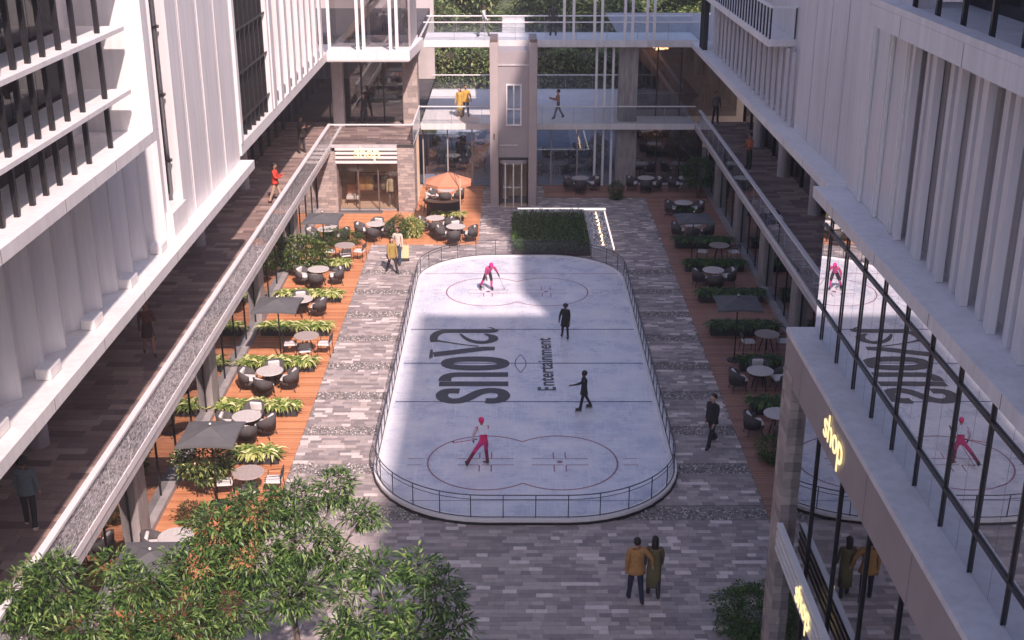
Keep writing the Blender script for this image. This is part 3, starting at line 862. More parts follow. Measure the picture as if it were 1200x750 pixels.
# ------------------------------------------------------------------ lift tower
T = thing('lift_tower', 'grey lift tower with two piers in front of the footbridges', 'lift tower', (.08, 62.8, 0))
for x0, x1 in ((-1.13,-.70),(.85,1.28)):
    MB().rbox(x0,x1,61.8,63.9,0,8.46,.015).build('pier', M['towerp'], T, world=True)
    boxp('pier_cap', M['brown'], T, x0+.03, x1-.03, 61.84, 63.86, 8.46, 8.62)
boxp('tower_wall', M['tower'], T, -.70, -.31, 62.05, 63.8, 2.55, 8.0)
boxp('tower_wall', M['tower'], T, .49, .85, 62.05, 63.8, 2.55, 8.0)
boxp('tower_wall', M['tower'], T, -.31, .49, 62.05, 63.8, 2.55, 4.22)
boxp('tower_wall', M['tower'], T, -.31, .49, 62.05, 63.8, 6.36, 8.0)
boxp('tower_trim', M['slab'], T, -.70, .85, 62.0, 62.04, 7.28, 7.36)
boxp('tower_trim', M['slab'], T, -.66, .3, 62.0, 62.04, 3.16, 3.24)
boxp('lintel', M['black'], T, -.70, .85, 61.95, 63.8, 2.42, 2.54)
TW = boxp('window', M['glass_lobby'], T, -.24, .42, 62.1, 62.11, 4.29, 6.29)
for b in ((-.31,-.24,4.22,6.36),(.42,.49,4.22,6.36),(.06,.12,4.29,6.29),(-.24,.42,4.22,4.29),(-.24,.42,6.29,6.36)):
    boxp('window_frame', M['railwhite'], TW, b[0], b[1], 61.99, 62.09, b[2], b[3])
boxp('window_transom', M['railwhite'], TW, -.24, .42, 61.995, 62.06, 5.05, 5.12)
# curved glass entrance at the foot
mb = MB(); n = 10
arc = [(.075 + .72*math.cos(R(180+180*k/n)), 62.1 + .62*math.sin(R(180+180*k/n))) for k in range(n+1)]
for a, b in zip(arc, arc[1:]): mb.add([(a[0],a[1],.1),(b[0],b[1],.1),(b[0],b[1],2.3),(a[0],a[1],2.3)], [(0,1,2,3)])
mb.build('curved_glass', M['glass_shop'], T, world=True)
for k in (0, 3, 5, 7, 10):
    x, y = arc[k]; boxp('door_bar', M['railwhite'] if k in (3,5,7) else M['black'], T, x-.03, x+.03, y-.03, y+.03, .04, 2.36)
MB().prism([(x,y) for x,y in arc], 2.3, 2.44).build('door_canopy', M['tower'], T, world=True)
MB().prism([(x,y) for x,y in arc], .034, .1).build('door_threshold', M['beige'], T, world=True)
boxp('entrance_back', M['beige'], T, -.69, .84, 63.5, 63.6, .1, 2.42)
boxp('entrance_panel', M['towerp'], T, -.5, -.2, 62.9, 63.0, .1, 2.2)
boxp('entrance_bar', M['railwhite'], T, -.45, .55, 61.62, 61.66, 1.05, 1.1)
boxp('call_light', M['brown'], T, -.96, -.88, 61.77, 61.799, 3.55, 3.85)

# ------------------------------------------------------------------ footbridges
def bridge(label, y0, y1, z, th, x0, x1, rail_back, floor_mat):
    b = thing('footbridge', label, 'footbridge', ((x0+x1)/2, y0, z-th))
    boxp('deck_slab', M['white'], b, x0, x1, y0, y1, z-th, z)
    boxp('deck_underside', M['soffit'], b, x0+.1, x1-.1, y0+.15, y1-.1, z-th-.04, z-th-.003)
    for y, nm in ((y0+.06,'front'),(rail_back,'rear')):
        boxp('handrail', M['railwhite'], b, x0, x1, y-.035, y+.035, z+.90, z+.955)
        n = int((x1-x0)/1.5)
        for i in range(n):
            a, c = x0+(x1-x0)*i/n, x0+(x1-x0)*(i+1)/n
            boxp('glass_pane', M['glass'], b, a+.012, c-.012, y-.006, y+.006, z+.004, z+.90)
            if i: boxp('post', M['steel'], b, a-.01, a+.01, y-.012, y+.012, z+.002, z+.90)
    return b
B1 = bridge('lower wide footbridge with glass railings behind the lift tower', 65.5, 76.0, 3.6, .32, -4.94, 9.92, 75.6, None)
B2 = bridge('upper white footbridge crossing above the lift tower', 65.5, 68.6, 8.06, .36, -4.68, 9.88, 68.25, None)
for x in (2.75, 3.25, 4.35, 4.75, 5.95, 6.35, 7.12, 7.5):
    boxp('white_post', M['railwhite'], B2, x-.07, x+.07, 65.34, 65.48, 7.72, 14)
# stair rising behind the upper bridge
ST = thing('outdoor_stair', 'white outdoor steps climbing behind the upper footbridge', 'stair', (.1, 70, 8.06))
for i in range(6):
    boxp('step', M['slab'] if i % 2 else M['white'], ST, -.55, .72, 68.7+i*.55, 69.24+i*.55, 3.6, 8.06+.07*(i+1))

# ------------------------------------------------------------------ glazed lobby under the lower bridge
LO = thing('glazed_lobby', 'blue tinted glass lobby wall under the lower footbridge', 'lobby', (2.5, 66.2, 0))
xs_ = [-4.9, -3.55, -2.2, -1.15, 1.3, 2.15, 3.6, 5.05, 5.75]
for a, b in zip(xs_, xs_[1:]):
    if a == -1.15: continue
    boxp('lobby_pane', M['glass_lobby'], LO, a+.03, b-.03, 66.2, 66.212, .06, 3.24)
for x in xs_: boxp('lobby_mullion', M['tower'], LO, x-.035, x+.035, 66.14, 66.26, .0, 3.26)
for x in (4.55, 5.0, 5.45): boxp('white_fin', M['railwhite'], LO, x-.06, x+.06, 65.9, 66.1, .0, 7.68)
boxp('lobby_floor', mat('lobby_terrazzo', (.66,.70,.76), .25, var=.12, scale=2), LO, -5, 9.9, 66.3, 90, .0, .03)
MB().rbox(5.75,6.85,66.0,67.0,0,3.26,.03).build('stone_column', M['column'], LO, world=True)
MB().rbox(5.8,6.8,66.05,66.95,3.61,7.68,.03).build('stone_column', M['column'], LO, world=True)
boxp('side_pane', M['glass_ground'], LO, 6.9, 10.55, 66.5, 66.51, .06, 3.24)
boxp('side_pane', M['glass_first'], LO, 6.85, 12.5, 67.5, 67.51, 3.62, 7.68)
for x in (8.0, 9.3): boxp('side_mullion', M['black'], LO, x-.03, x+.03, 67.44, 67.56, 3.61, 7.68); boxp('side_mullion', M['black'], LO, x-.03, x+.03, 66.44, 66.56, .04, 3.24)
sloped_slab(LO, 7.0, 7.4, 10.4, 3.9, 70.0, 1.6, 1.1)  # beige slab standing in for a reflection in the side glass
sloped_slab(LO, 7.0, 3.2, 10.3, .3, 69.0, 1.6, 1.0)  # lower slab, also in place of a reflection
boxp('side_back_wall', M['beige'], LO, 9.0, 16.5, 75.5, 75.7, .03, 7.6)
boxp('side_back_wall', M['dark_in'], LO, 6.9, 9.0, 73.5, 73.7, .03, 3.2)
boxp('side_roof', M['concrete'], LO, 6.0, 17, 66.6, 80, 7.70, 7.75)

# ------------------------------------------------------------------ long building on the right
RB = thing('long_building', 'shaded pale building with pleated wall and black railed balcony on the right', 'building', (14, 50, 0))
side_storeys(RB, 1, 9.97, 10.75, 12.7, 24.0, 66.0, (30.0, 36.5, 42.8, 49.0, 55.2, 61.2), 7.66, 17.5, 34.0)
balustrade('clear glass balustrade with white handrail along the right terrace', 9.93, 24.2, 64.0, None, mt='rail_glass', s=1)
boxp('soffit', M['soffit'], RB, 9.56, 17.5, 23.6, 66, 7.66, 7.70)
boxp('ledge', M['white'], RB, 9.5, 17.5, 23.6, 66, 7.703, 7.98)
joints(RB, 9.5, -1, 24, 66, 3.0, 7.71, 7.975)
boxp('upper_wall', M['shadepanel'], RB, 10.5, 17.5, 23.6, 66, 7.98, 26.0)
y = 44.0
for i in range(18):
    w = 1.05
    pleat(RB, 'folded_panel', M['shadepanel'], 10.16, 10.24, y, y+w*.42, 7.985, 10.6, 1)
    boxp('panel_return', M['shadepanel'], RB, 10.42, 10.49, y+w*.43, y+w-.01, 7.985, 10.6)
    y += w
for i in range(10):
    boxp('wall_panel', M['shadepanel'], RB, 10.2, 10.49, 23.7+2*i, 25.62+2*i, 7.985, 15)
BAL = boxp('balcony', M['white'], RB, 9.45, 11.3, 45.7, 63.5, 10.62, 10.88)
for y in [45.78 + .62*i for i in range(29)]:
    boxp('baluster', M['black'], BAL, 9.5, 9.56, y-.025, y+.025, 10.88, 12.0)
for x in (10.45,): boxp('baluster', M['black'], BAL, x-.025, x+.025, 45.74, 45.79, 10.88, 12.0)
boxp('balcony_rail', M['railwhite'], BAL, 9.47, 9.59, 45.7, 63.5, 12.0, 12.07)
boxp('balcony_rail', M['railwhite'], BAL, 9.6, 10.49, 45.72, 45.8, 12.003, 12.065)
boxp('unseen_shadow_storeys', M['white'], RB, 9.6, 17.5, 23.6, 30, 16.2, 26.0)  # unseen storeys, overhang and height set for their courtyard shadow
boxp('unseen_shadow_storeys', M['white'], RB, 9.6, 17.5, 30.01, 64, 16.2, 33.0)  # taller unseen part, raised to shade the lift tower
for y in (62.6, 63.1, 63.6): boxp('dark_fin', M['black'], RB, 9.65, 9.9, y-.06, y+.06, 7.98, 13)

# ------------------------------------------------------------------ near building on the right with the mirror glass
NB = thing('mirror_building', 'near building with mirror glass storey, two lit shop signs and white pleats above', 'building', (8, 18, 0))
NE, N0, NL = 23.5, -14.0, 8.0
boxp('pier', M['column'], NB, 5.85, 6.9, 22.75, NE-.05, 0, 7.55)
stone_pier(NB, 5.70, 6.95, 22.7, NE, 0, 7.3, cw=.5, ch=.2)
boxp('gallery_floor', M['plank'], NB, 6.0, 14, N0, 22.65, .0, .06)
boxp('upper_gallery_floor', M['plankd'], NB, 6.0, 14, N0, NE-.1, 3.9, 4.1)
boxp('gallery_back_wall', M['interior'], NB, 13.8, 14, N0, NE, .06, 11.0)
boxp('gallery_end_wall', M['interior'], NB, 6.96, 13.8, NE-.3, NE-.06, .06, 11.0)
yy = 22.68
while yy > NL:
    boxp('gallery_pane', M['glass_lower'], NB, 5.88, 5.892, yy-1.72, yy-.02, .15, 7.05)
    boxp('gallery_mullion', M['black'], NB, 5.84, 5.93, yy-1.76, yy-1.72, .15, 7.05)
    yy -= 1.76
for z in (3.50, 3.68, 3.86, 4.04):
    boxp('sign_slat', M['slat'], NB, 5.58, 5.70, 12.0, 22.4, z, z+.11)
boxp('fascia', M['fascia'], NB, 5.72, 6.4, N0, NE+.03, 7.08, 7.99)
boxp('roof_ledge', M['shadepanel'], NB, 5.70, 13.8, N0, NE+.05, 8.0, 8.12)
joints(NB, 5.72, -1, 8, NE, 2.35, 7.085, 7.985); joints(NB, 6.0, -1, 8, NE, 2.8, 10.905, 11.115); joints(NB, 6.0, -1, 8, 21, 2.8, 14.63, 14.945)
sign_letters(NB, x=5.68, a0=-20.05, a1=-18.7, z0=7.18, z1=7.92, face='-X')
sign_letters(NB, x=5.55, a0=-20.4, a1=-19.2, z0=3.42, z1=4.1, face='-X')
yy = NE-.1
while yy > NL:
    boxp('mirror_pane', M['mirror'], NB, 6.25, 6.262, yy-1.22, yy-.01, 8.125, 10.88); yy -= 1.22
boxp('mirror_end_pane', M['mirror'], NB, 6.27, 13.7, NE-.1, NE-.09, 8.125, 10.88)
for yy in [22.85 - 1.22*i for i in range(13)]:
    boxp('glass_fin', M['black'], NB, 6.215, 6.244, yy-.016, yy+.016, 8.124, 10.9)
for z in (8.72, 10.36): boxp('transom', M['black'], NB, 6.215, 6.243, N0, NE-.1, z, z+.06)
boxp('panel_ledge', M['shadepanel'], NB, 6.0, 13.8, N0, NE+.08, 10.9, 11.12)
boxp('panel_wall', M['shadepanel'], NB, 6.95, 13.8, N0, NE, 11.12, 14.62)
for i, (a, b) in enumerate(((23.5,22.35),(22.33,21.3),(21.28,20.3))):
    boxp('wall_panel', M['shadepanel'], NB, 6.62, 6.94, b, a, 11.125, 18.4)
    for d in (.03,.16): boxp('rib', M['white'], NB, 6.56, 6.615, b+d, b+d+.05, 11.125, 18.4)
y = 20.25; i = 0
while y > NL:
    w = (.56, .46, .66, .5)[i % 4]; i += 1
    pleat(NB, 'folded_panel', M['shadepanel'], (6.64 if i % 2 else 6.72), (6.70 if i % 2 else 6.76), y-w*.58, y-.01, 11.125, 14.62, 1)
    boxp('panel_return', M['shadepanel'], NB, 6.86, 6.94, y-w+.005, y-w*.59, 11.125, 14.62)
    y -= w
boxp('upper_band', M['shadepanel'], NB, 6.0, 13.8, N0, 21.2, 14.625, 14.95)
boxp('upper_band_lip', M['shadepanel'], NB, 6.0, 6.28, N0, 21.2, 14.953, 15.06)
for yy in [20.1 - 1.12*i for i in range(11)]:
    boxp('loggia_fin', M['black'], NB, 6.45, 6.52, yy-.035, yy+.035, 14.953, 18.5)
boxp('loggia_glass', M['glass_dark'], NB, 7.6, 7.62, N0, 21.0, 14.953, 18.5)
boxp('loggia_end', M['beige'], NB, 6.7, 7.58, 15.3, 15.5, 14.953, 18.5)
boxp('unseen_top_storeys', M['shadepanel'], NB, 6.0, 13.8, N0, 19.8, 18.5, 27.0)  # unseen storeys, height and ends set to place the rink shadow
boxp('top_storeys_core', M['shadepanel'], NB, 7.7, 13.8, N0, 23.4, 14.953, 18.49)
# ================================================================== FURNITURE
DECK = .038
M['wicker'] = mat('dark_wicker', (.085,.078,.078), .8, var=.3, scale=30, bump=.5, bscale=90)
M['cushion'] = mat('pale_cushion', (.72,.69,.66), .9, var=.05, scale=8)
M['tabletop'] = mat('stone_table_top', (.60,.575,.545), .45, var=.10, scale=14)
M['tabletop2'] = mat('taupe_table_top', (.42,.36,.33), .45, var=.10, scale=14)
M['canvas'] = mat('charcoal_canvas', (.115,.118,.122), .85, var=.12, scale=2.5, bump=.1)
M['canvas_o'] = mat('terracotta_canvas', (.62,.27,.15), .85, var=.08, scale=2.5)
M['planter'] = mat('planter_box', (.045,.047,.052), .7, var=.2, scale=6)
M['soil'] = mat('soil', (.05,.035,.025), .95, var=.3, scale=12)

def make_armchair():
    t = thing('armchair', 'x', 'chair')
    mb = MB(); n = 14
    outer = []
    for k in range(n+1):
        a = R(-205 + 230*k/n)                     # wraps round the back, open to the front (+Y)
        f = abs(k/n-.5)*2
        top = .80 - .20*max(0, (f-.35)/.65)**1.1
        outer.append((a, top))
    vs = []
    for a, top in outer:
        for r, z in ((.335,.30),(.375,top),(.335,top+.012),(.29,.34)):
            vs.append((r*math.cos(a)*.92, r*math.sin(a)*.95 - .01, z))
    fs = []
    for k in range(n):
        for j in range(4):
            fs.append((k*4+j, (k+1)*4+j, (k+1)*4+(j+1) % 4, k*4+(j+1) % 4))
    fs += [(0,1,2,3), tuple(reversed([n*4+j for j in range(4)]))]
    mb.add(vs, fs); mb.build('backrest', M['wicker'], t, smooth=True)
    ss_ = MB().lathe([(.26,.24),(.33,.27),(.345,.36),(.33,.40)], 16, sx=.92, sy=.95).build('seat_shell', M['wicker'], t, smooth=True)
    MB().rbox(-.235,.235,-.22,.27,.405,.49,.035,2).build('seat_cushion', M['cushion'], ss_, smooth=True)
    mb = MB().rbox(-.2,.2,-.05,.05,-.15,.15,.04,2); o = mb.build('back_cushion', M['cushion'], t, smooth=True)
    o.location = (0,-.22,.63); o.rotation_euler = (R(-14),0,0)
    for sx in (-1,1):
        for sy in (-1,1):
            MB().tube([(sx*.19,sy*.19,.27),(sx*.25,sy*.26,0)], [.016,.012], 6).build('leg', M['black'], t)
    return t
def make_wirechair():
    t = thing('slim_chair', 'x', 'chair')
    MB().rbox(-.23,.23,-.22,.24,.43,.485,.02).build('seat', M['cushion'], t)
    for sx in (-1,1):
        MB().tube([(sx*.22,.22,0),(sx*.22,.2,.64),(sx*.22,-.05,.67),(sx*.21,-.22,.68)], .012, 6).build('arm_frame', M['black'], t)
        MB().tube([(sx*.22,-.26,0),(sx*.21,-.22,.45),(sx*.2,-.27,.82)], .013, 6).build('rear_leg', M['black'], t)
    MB().rbox(-.2,.2,-.275,-.245,.62,.82,.01).build('backrest', M['wicker'], t)
    MB().tube([(-.22,.21,.42),(.22,.21,.42)], .01, 5).build('stretcher', M['black'], t)
    return t
def make_table(mt, h=.74, r=.46):
    t = thing('round_table', 'x', 'table')
    MB().lathe([(r-.03,h-.035),(r,h-.025),(r,h-.008),(r-.012,h)], 30).build('table_top', M[mt], t)
    for k in range(4):
        a = R(45+90*k)
        MB().tube([(.09*math.cos(a),.09*math.sin(a),h-.035),(.28*math.cos(a),.28*math.sin(a),0)], [.024,.02], 6).build('leg', M['black'], t)
    MB().lathe([(.11,h-.06),(.12,h-.036)], 12).build('collar', M['black'], t)
    return t
def make_umbrella():
    t = thing('square_umbrella', 'x', 'umbrella')
    s = .80; z = 2.22; ap = 2.46; n = 6
    mb = MB(); vs = [(0,0,ap)]; ring_ = []
    for k in range(4):
        a, b = [(-1,-1),(1,-1),(1,1),(-1,1)][k], [(1,-1),(1,1),(-1,1),(-1,-1)][k]
        for i in range(n):
            u = i/n; sag = -.035*math.sin(math.pi*u)
            k2 = 1-.05*math.sin(math.pi*u)
            ring_.append(((a[0]+(b[0]-a[0])*u)*s*k2, (a[1]+(b[1]-a[1])*u)*s*k2, z+.03*math.sin(math.pi*u)))
    m = len(ring_); mid = [(x*.5,y*.5,(z+ap)/2-.02) for x,y,_ in ring_]
    drop = [(x*1.005,y*1.005,zz-.07) for x,y,zz in ring_]
    allv = vs + mid + ring_ + drop; fs = []
    for i in range(m):
        j = (i+1) % m
        fs += [(0,1+i,1+j),(1+i,1+m+i,1+m+j,1+j),(1+m+i,1+2*m+i,1+2*m+j,1+m+j)]
    mb.add(allv, fs); cn_ = mb.build('canopy', M['canvas'], t)
    MB().tube([(0,0,.05),(0,0,ap+.06)], .026, 8).build('pole', M['black'], t, smooth=True)
    MB().lathe([(.27,0),(.27,.035),(.06,.06),(.035,.12)], 18).build('base', M['black'], t)
    MB().sphere((0,0,ap+.07), .035, 8, 6).build('finial', M['railwhite'], cn_)
    for k in range(4):
        sx, sy = [(-1,-1),(1,-1),(1,1),(-1,1)][k]
        MB().tube([(0,0,ap-.05),(sx*s*.97,sy*s*.97,z-.02)], .009, 4).build('rib', M['black'], cn_)
    return t
P_ARM, P_WIRE, P_T1, P_T2, P_UM = make_armchair(), make_wirechair(), make_table('tabletop'), make_table('tabletop2'), make_umbrella()
used = set()
def put(proto, loc, rz, label, group=None):
    if proto.name not in used: used.add(proto.name); o = proto
    else: o = copy_tree(proto)
    o.location = loc; o.rotation_euler = (0,0,rz); o['label'] = label
    if group: o['group'] = group
    return o

DIRS = {'L': (-1,0), 'R': (1,0), 'F': (0,-1), 'B': (0,1)}
WORD = {'L': 'left', 'R': 'right', 'F': 'near', 'B': 'far'}
def setting(u, v, chairs, where, top='P_T1', kind='arm', zf=DECK, pillow=True, xy=None, turn=0):
    """a round table with its chairs, found by the centre of its top in the photo"""
    x, y, _ = at(u, v, zf+.74) if xy is None else (*xy, 0)
    tw = 'pale stone' if top == 'P_T1' else 'taupe'
    put(P_T1 if top == 'P_T1' else P_T2, (x,y,zf), random.uniform(0,1.5), 'round %s table %s' % (tw, where), 'round cafe tables')
    for c in chairs:
        dx, dy = DIRS[c]; d = .66
        jx, jy = random.uniform(-.11,.11), random.uniform(-.1,.1)
        px_, py_ = x+dx*d+jx, y+dy*d+jy
        rz = math.atan2(y-py_, x-px_) - math.pi/2 + random.uniform(-.4,.4)
        pr_ = P_ARM if kind == 'arm' else P_WIRE
        nm = 'wicker armchair' if kind == 'arm' else 'slim black chair'
        put(pr_, (px_,py_,zf), rz, '%s %s of table %s' % (nm, WORD[c], where), 'cafe chairs')
    return x, y

# sunny deck, from the tree towards the shop
setting(206,628,'LF','beside the nearest grey umbrella by the tree')
setting(291,553,'LFR','between the flowering shrub and the tree crown', 'P_T2', 'wire')
setting(289,487,'LRFB','touching the second nearest umbrella on the sunny deck')
setting(316,434,'LRFB','between the second and third hosta rows on the sunny deck')
setting(359,393,'LRF','below the third grey umbrella in the sun','P_T2','wire')
setting(353,350,'RB','half hidden by the third grey umbrella')
setting(373,315,'LRF','beside the leafy shrub on the sunny deck')
setting(404,287,'LRF','next to the clipped green hedge','P_T2','wire')
setting(440,262,'LRFB','in front of the shop display windows')
setting(383,268,'LRB','under the umbrella nearest the shop')
setting(510,255,'LRF','by the hostas below the orange parasol')
setting(534,265,'LRFB','nearest the rink on the upper sunny deck')
setting(523,222,'LRF','under the orange parasol')
# shaded deck on the right
setting(912,484,'LF','in shade beside the near building corner')
setting(891,434,'LRB','in shade between two hedges left of the mirror building')
setting(899,391,'LR','in shade under the larger umbrella on the right deck','P_T2','wire')
setting(836,316,'LRF','in the middle of the shaded right deck')
setting(843,287,'LR','behind the middle hedge of the right deck','P_T2','wire')
setting(811,262,'LRF','under the far umbrella of the right deck')
setting(801,237,'LR','beside the potted tree on the right deck')
setting(757,208,'LRF','in the dark corner behind the right deck')
setting(680,208,'LRF','outside the lobby glass right of the lift tower')
setting(805,208,'L','at the back of the shaded right corner')
# inside the lobby
for i, (x, y, ch) in enumerate(((2.6,68.3,'LR'),(4.2,69.6,'LRF'),(2.9,71.6,'LRF'),(4.6,73.0,'LR'),(-2.6,69.0,'LRF'),(-3.9,71.0,'LR'),(-2.4,73.2,'LRF'),(-3.9,75.0,'LR'))):
    nm = ('first','second','third','fourth')[i % 4]
    setting(0,0,ch,'inside the lobby %s of the tower, %s from the glass' % ('right' if i < 4 else 'left', nm), zf=.03, xy=(x,y))

UML = [((247,507),'grey square umbrella second nearest on the sunny deck'),((325,356),'grey square umbrella in the middle of the sunny deck'),
       ((378,255),'grey square umbrella nearest the shop windows'),((177,655),'grey square umbrella nearest the camera behind the tree'),
       ((865,354),'dark square umbrella in shade on the right deck'),((813,255),'dark square umbrella far along the right deck')]
for (u, v), lb in UML:
    x, y, _ = at(u, v, 2.3)
    put(P_UM, (x, y, DECK), random.uniform(-.04,.04), lb, 'square deck umbrellas')

# terracotta parasol on a side mast
ox, oy, _ = at(525.5, 211, 2.35)
OP = thing('cantilever_parasol', 'terracotta octagonal parasol on a slim side mast near the shop', 'parasol', (ox, oy, DECK))
mb = MB(); n = 8; r = 1.2
vs = [(0,0,2.72)] + [(r*math.cos(R(22.5+45*k)), r*math.sin(R(22.5+45*k)), 2.26) for k in range(n)] + [(r*1.0*math.cos(R(22.5+45*k)), r*math.sin(R(22.5+45*k)), 2.14) for k in range(n)]
mb.add(vs, [(0,1+k,1+(k+1)%n) for k in range(n)] + [(1+k,1+n+k,1+n+(k+1)%n,1+(k+1)%n) for k in range(n)])
mb.build('canopy', M['canvas_o'], OP)
MB().tube([(.62,-1.25,0),(.62,-1.25,2.7)], .025, 8).build('mast', M['beige'], OP, smooth=True)
MB().tube([(.62,-1.25,2.68),(.3,-.62,2.86),(0,0,2.74)], .02, 6).build('arm', M['brown'], OP, smooth=True)
MB().tube([(.62,-1.25,1.9),(.3,-.62,2.84)], .014, 6).build('strut', M['brown'], OP)
MB().lathe([(.25,0),(.25,.04),(.05,.06)], 16, .62, -1.25).build('base', M['black'], OP)
for k in range(n):
    MB().tube([(0,0,2.68),(r*.97*math.cos(R(22.5+45*k)), r*.97*math.sin(R(22.5+45*k)), 2.23)], .008, 4).build('rib', M['brown'], OP)
# bar counter below it
bx, by, _ = at(519, 236, .9)
BC = thing('bar_counter', 'curved dark bar counter with tan top under the terracotta parasol', 'counter', (bx, by, DECK))
def arcpoly(r0, r1, a0, a1, n=12):
    return [(r1*math.cos(R(a0+(a1-a0)*k/n)), .8*r1*math.sin(R(a0+(a1-a0)*k/n))+.5) for k in range(n+1)] + [(r0*math.cos(R(a1-(a1-a0)*k/n)), .8*r0*math.sin(R(a1-(a1-a0)*k/n))+.5) for k in range(n+1)]
MB().prism(arcpoly(.66,.9,200,340), 0, .84).build('counter_front', M['planter'], BC)
MB().prism(arcpoly(.6,.97,198,342), .842, .89).build('counter_top', M['beige'], BC)

# shop contents behind the display glass
def garment(x, y, z, col, lb, w=.42, h=.8):
    t = thing('hanging_garment', lb, 'garment', (x, y, z), 0, 'clothes on the shop rail')
    m_ = mat('garment_cloth', col, .9, var=.15, scale=9, bump=.3)
    mb = MB(); prof = [(.10,.0),(.24,-.06),(.25,-.3),(.27,-h)]
    mb.lathe([(r_,zz) for r_,zz in reversed(prof)], 12, sx=w/.5, sy=.38); mb.build('cloth', m_, t, smooth=True)
    for s_ in (-1,1): MB().tube([(s_*w*.36,0,-.05),(s_*w*.62,0,-.35),(s_*w*.6,0,-.6)], [.06,.05,.04], 6).build('sleeve', m_, t, smooth=True)
    MB().tube([(-.2,0,-.04),(0,0,.06),(.2,0,-.04)], .008, 5).build('hanger', M['black'], t); MB().tube([(0,0,.06),(0,0,.13)], .006, 5).build('hook', M['black'], t)
RAIL = thing('clothes_rail', 'black clothes rail standing behind the shop glass', 'clothes rail', (-7.3, 61.9, .08))
for x in (-.85,.85): MB().tube([(x,0,0),(x,0,1.72)], .018, 6).build('upright', M['black'], RAIL); MB().box(x-.03,x+.03,-.25,.25,0,.03).build('foot', M['black'], RAIL)
MB().tube([(-.87,0,1.72),(.87,0,1.72)], .016, 6).build('bar', M['black'], RAIL)
for x, c_, l_ in ((-7.85,(.55,.33,.12),'mustard coat on the shop rail, leftmost'),(-7.45,(.62,.42,.2),'tan coat on the shop rail, second from the left'),(-7.0,(.10,.08,.07),'black coat on the shop rail'),(-6.65,(.35,.33,.22),'olive coat on the shop rail, rightmost')):
    garment(x, 61.9, 1.66, c_, l_)
for x, z, l_ in ((-7.45,2.45,'round pendant lamp hanging higher inside the shop'),(-7.2,1.98,'round pendant lamp hanging lower inside the shop')):
    t = thing('pendant_lamp', l_, 'lamp', (x, 63.3, z)); MB().lathe([(.5,0),(.52,.03),(.46,.08),(.05,.1)], 24).build('shade', M['cushion'], t); MB().tube([(0,0,.1),(0,0,3.4-z)], .008, 4).build('cord', M['black'], t)
LC = thing('lounge_chair', 'orange topped lounge chair inside the shop window', 'chair', (-8.35, 62.2, .08))
MB().rbox(-.35,.35,-.3,.3,.25,.45,.05,2).build('seat', M['cushion'], LC); MB().rbox(-.35,.35,.2,.34,.45,1.0,.05,2).build('backrest', M['canvas_o'], LC)
for sx in (-1,1):
    for sy in (-1,1): MB().tube([(sx*.28,sy*.24,.26),(sx*.3,sy*.26,0)], .02, 6).build('leg', M['black'], LC)

# glowing chandeliers inside the shaded corner
for (x, y, z, l_) in ((8.1, 68.4, 2.75, 'warm chandelier glowing in the lower right corner room'), (8.3, 69.2, 7.1, 'warm chandelier glowing in the upper right corner room')):
    t = thing('chandelier', l_, 'chandelier', (x, y, z))
    MB().tube([(0,0,.1),(0,0,.45)], .012, 5).build('stem', M['brown'], t)
    MB().lathe([(.3,.08),(.32,.11),(.05,.13)], 14).build('plate', M['brown'], t)
    for k in range(16):
        a = 2*math.pi*k/16*2.4; r_ = .1+.025*k
        MB().sphere((r_*math.cos(a), r_*.8*math.sin(a), random.uniform(-.05,.06)), .06, 7, 5).build('bulb', M['lamp'], t)

# seats on the right terrace
BEN = thing('terrace_bench', 'pale bench with dark cushion on the right terrace', 'bench', (10.35, 46.5, 3.6), R(90))
MB().rbox(-.7,.7,-.25,.25,.32,.42,.02).build('seat', M['railwhite'], BEN); MB().rbox(-.3,.3,-.22,.22,.42,.5,.03).build('cushion', M['planter'], BEN)
for sx in (-1,1): MB().box(sx*.6-.04,sx*.6+.04,-.2,.2,0,.32).build('leg', M['black'], BEN)

# planted block and lit pebble channel behind the rink
x0, x1, y0, y1 = .0, 3.62, 53.25, 59.0
PB = thing('planted_bed', 'dark clipped planting bed in a stone edge behind the rink', 'planting bed', ((x0+x1)/2, y0, 0))
boxp('stone_edge', M['slab'], PB, x0, x1, y1, y1+.5, 0, .5)
boxp('stone_edge', M['slab'], PB, x1, x1+.14, y0, y1+.498, 0, .45)
boxp('earth', M['soil'], PB, x0+.02, x1-.01, y0, y1-.01, 0, .2)
PC = thing('pebble_channel', 'lit channel of white and slate pebbles edged with a glowing strip', 'pebble channel', (4.3, 53.4, 0))
boxp('tray', M['slab'], PC, 3.78, 4.62, 53.3, 59.5, 0, .38)
boxp('light_strip', M['strip'], PC, 4.66, 4.71, 53.3, 59.52, .30, .40); boxp('light_strip', M['strip'], PC, .3, 4.74, 59.60, 59.66, .42, .52)
boxp('channel_wall', M['slab'], PC, .25, 4.78, 59.67, 59.85, 0, .50)
mb = MB()
for _ in range(1500):
    x = random.uniform(3.84,4.58); y = random.uniform(53.4,59.4); r = random.uniform(.03,.06); h = r*.8; an = random.random()*3
    c, q = math.cos(an)*r, math.sin(an)*r
    mb.add([(x+c,y+q,.385),(x-q,y+c,.385),(x-c,y-q,.385),(x+q,y-c,.385),(x,y,.39+h)], [(0,1,4),(1,2,4),(2,3,4),(3,0,4)], 0, random.random())
o = mb.build('pebbles', M['pebblew'], PC, world=True, attr=True); o['kind'] = 'stuff'
for i in range(9):
    y = 53.8+.63*i; MB().tube([(4.2,y,.4),(4.2+random.uniform(-.06,.06),y+random.uniform(-.05,.05),.55)], [.05,.008], 6).build('flame', M['lamp'], PC, world=True)

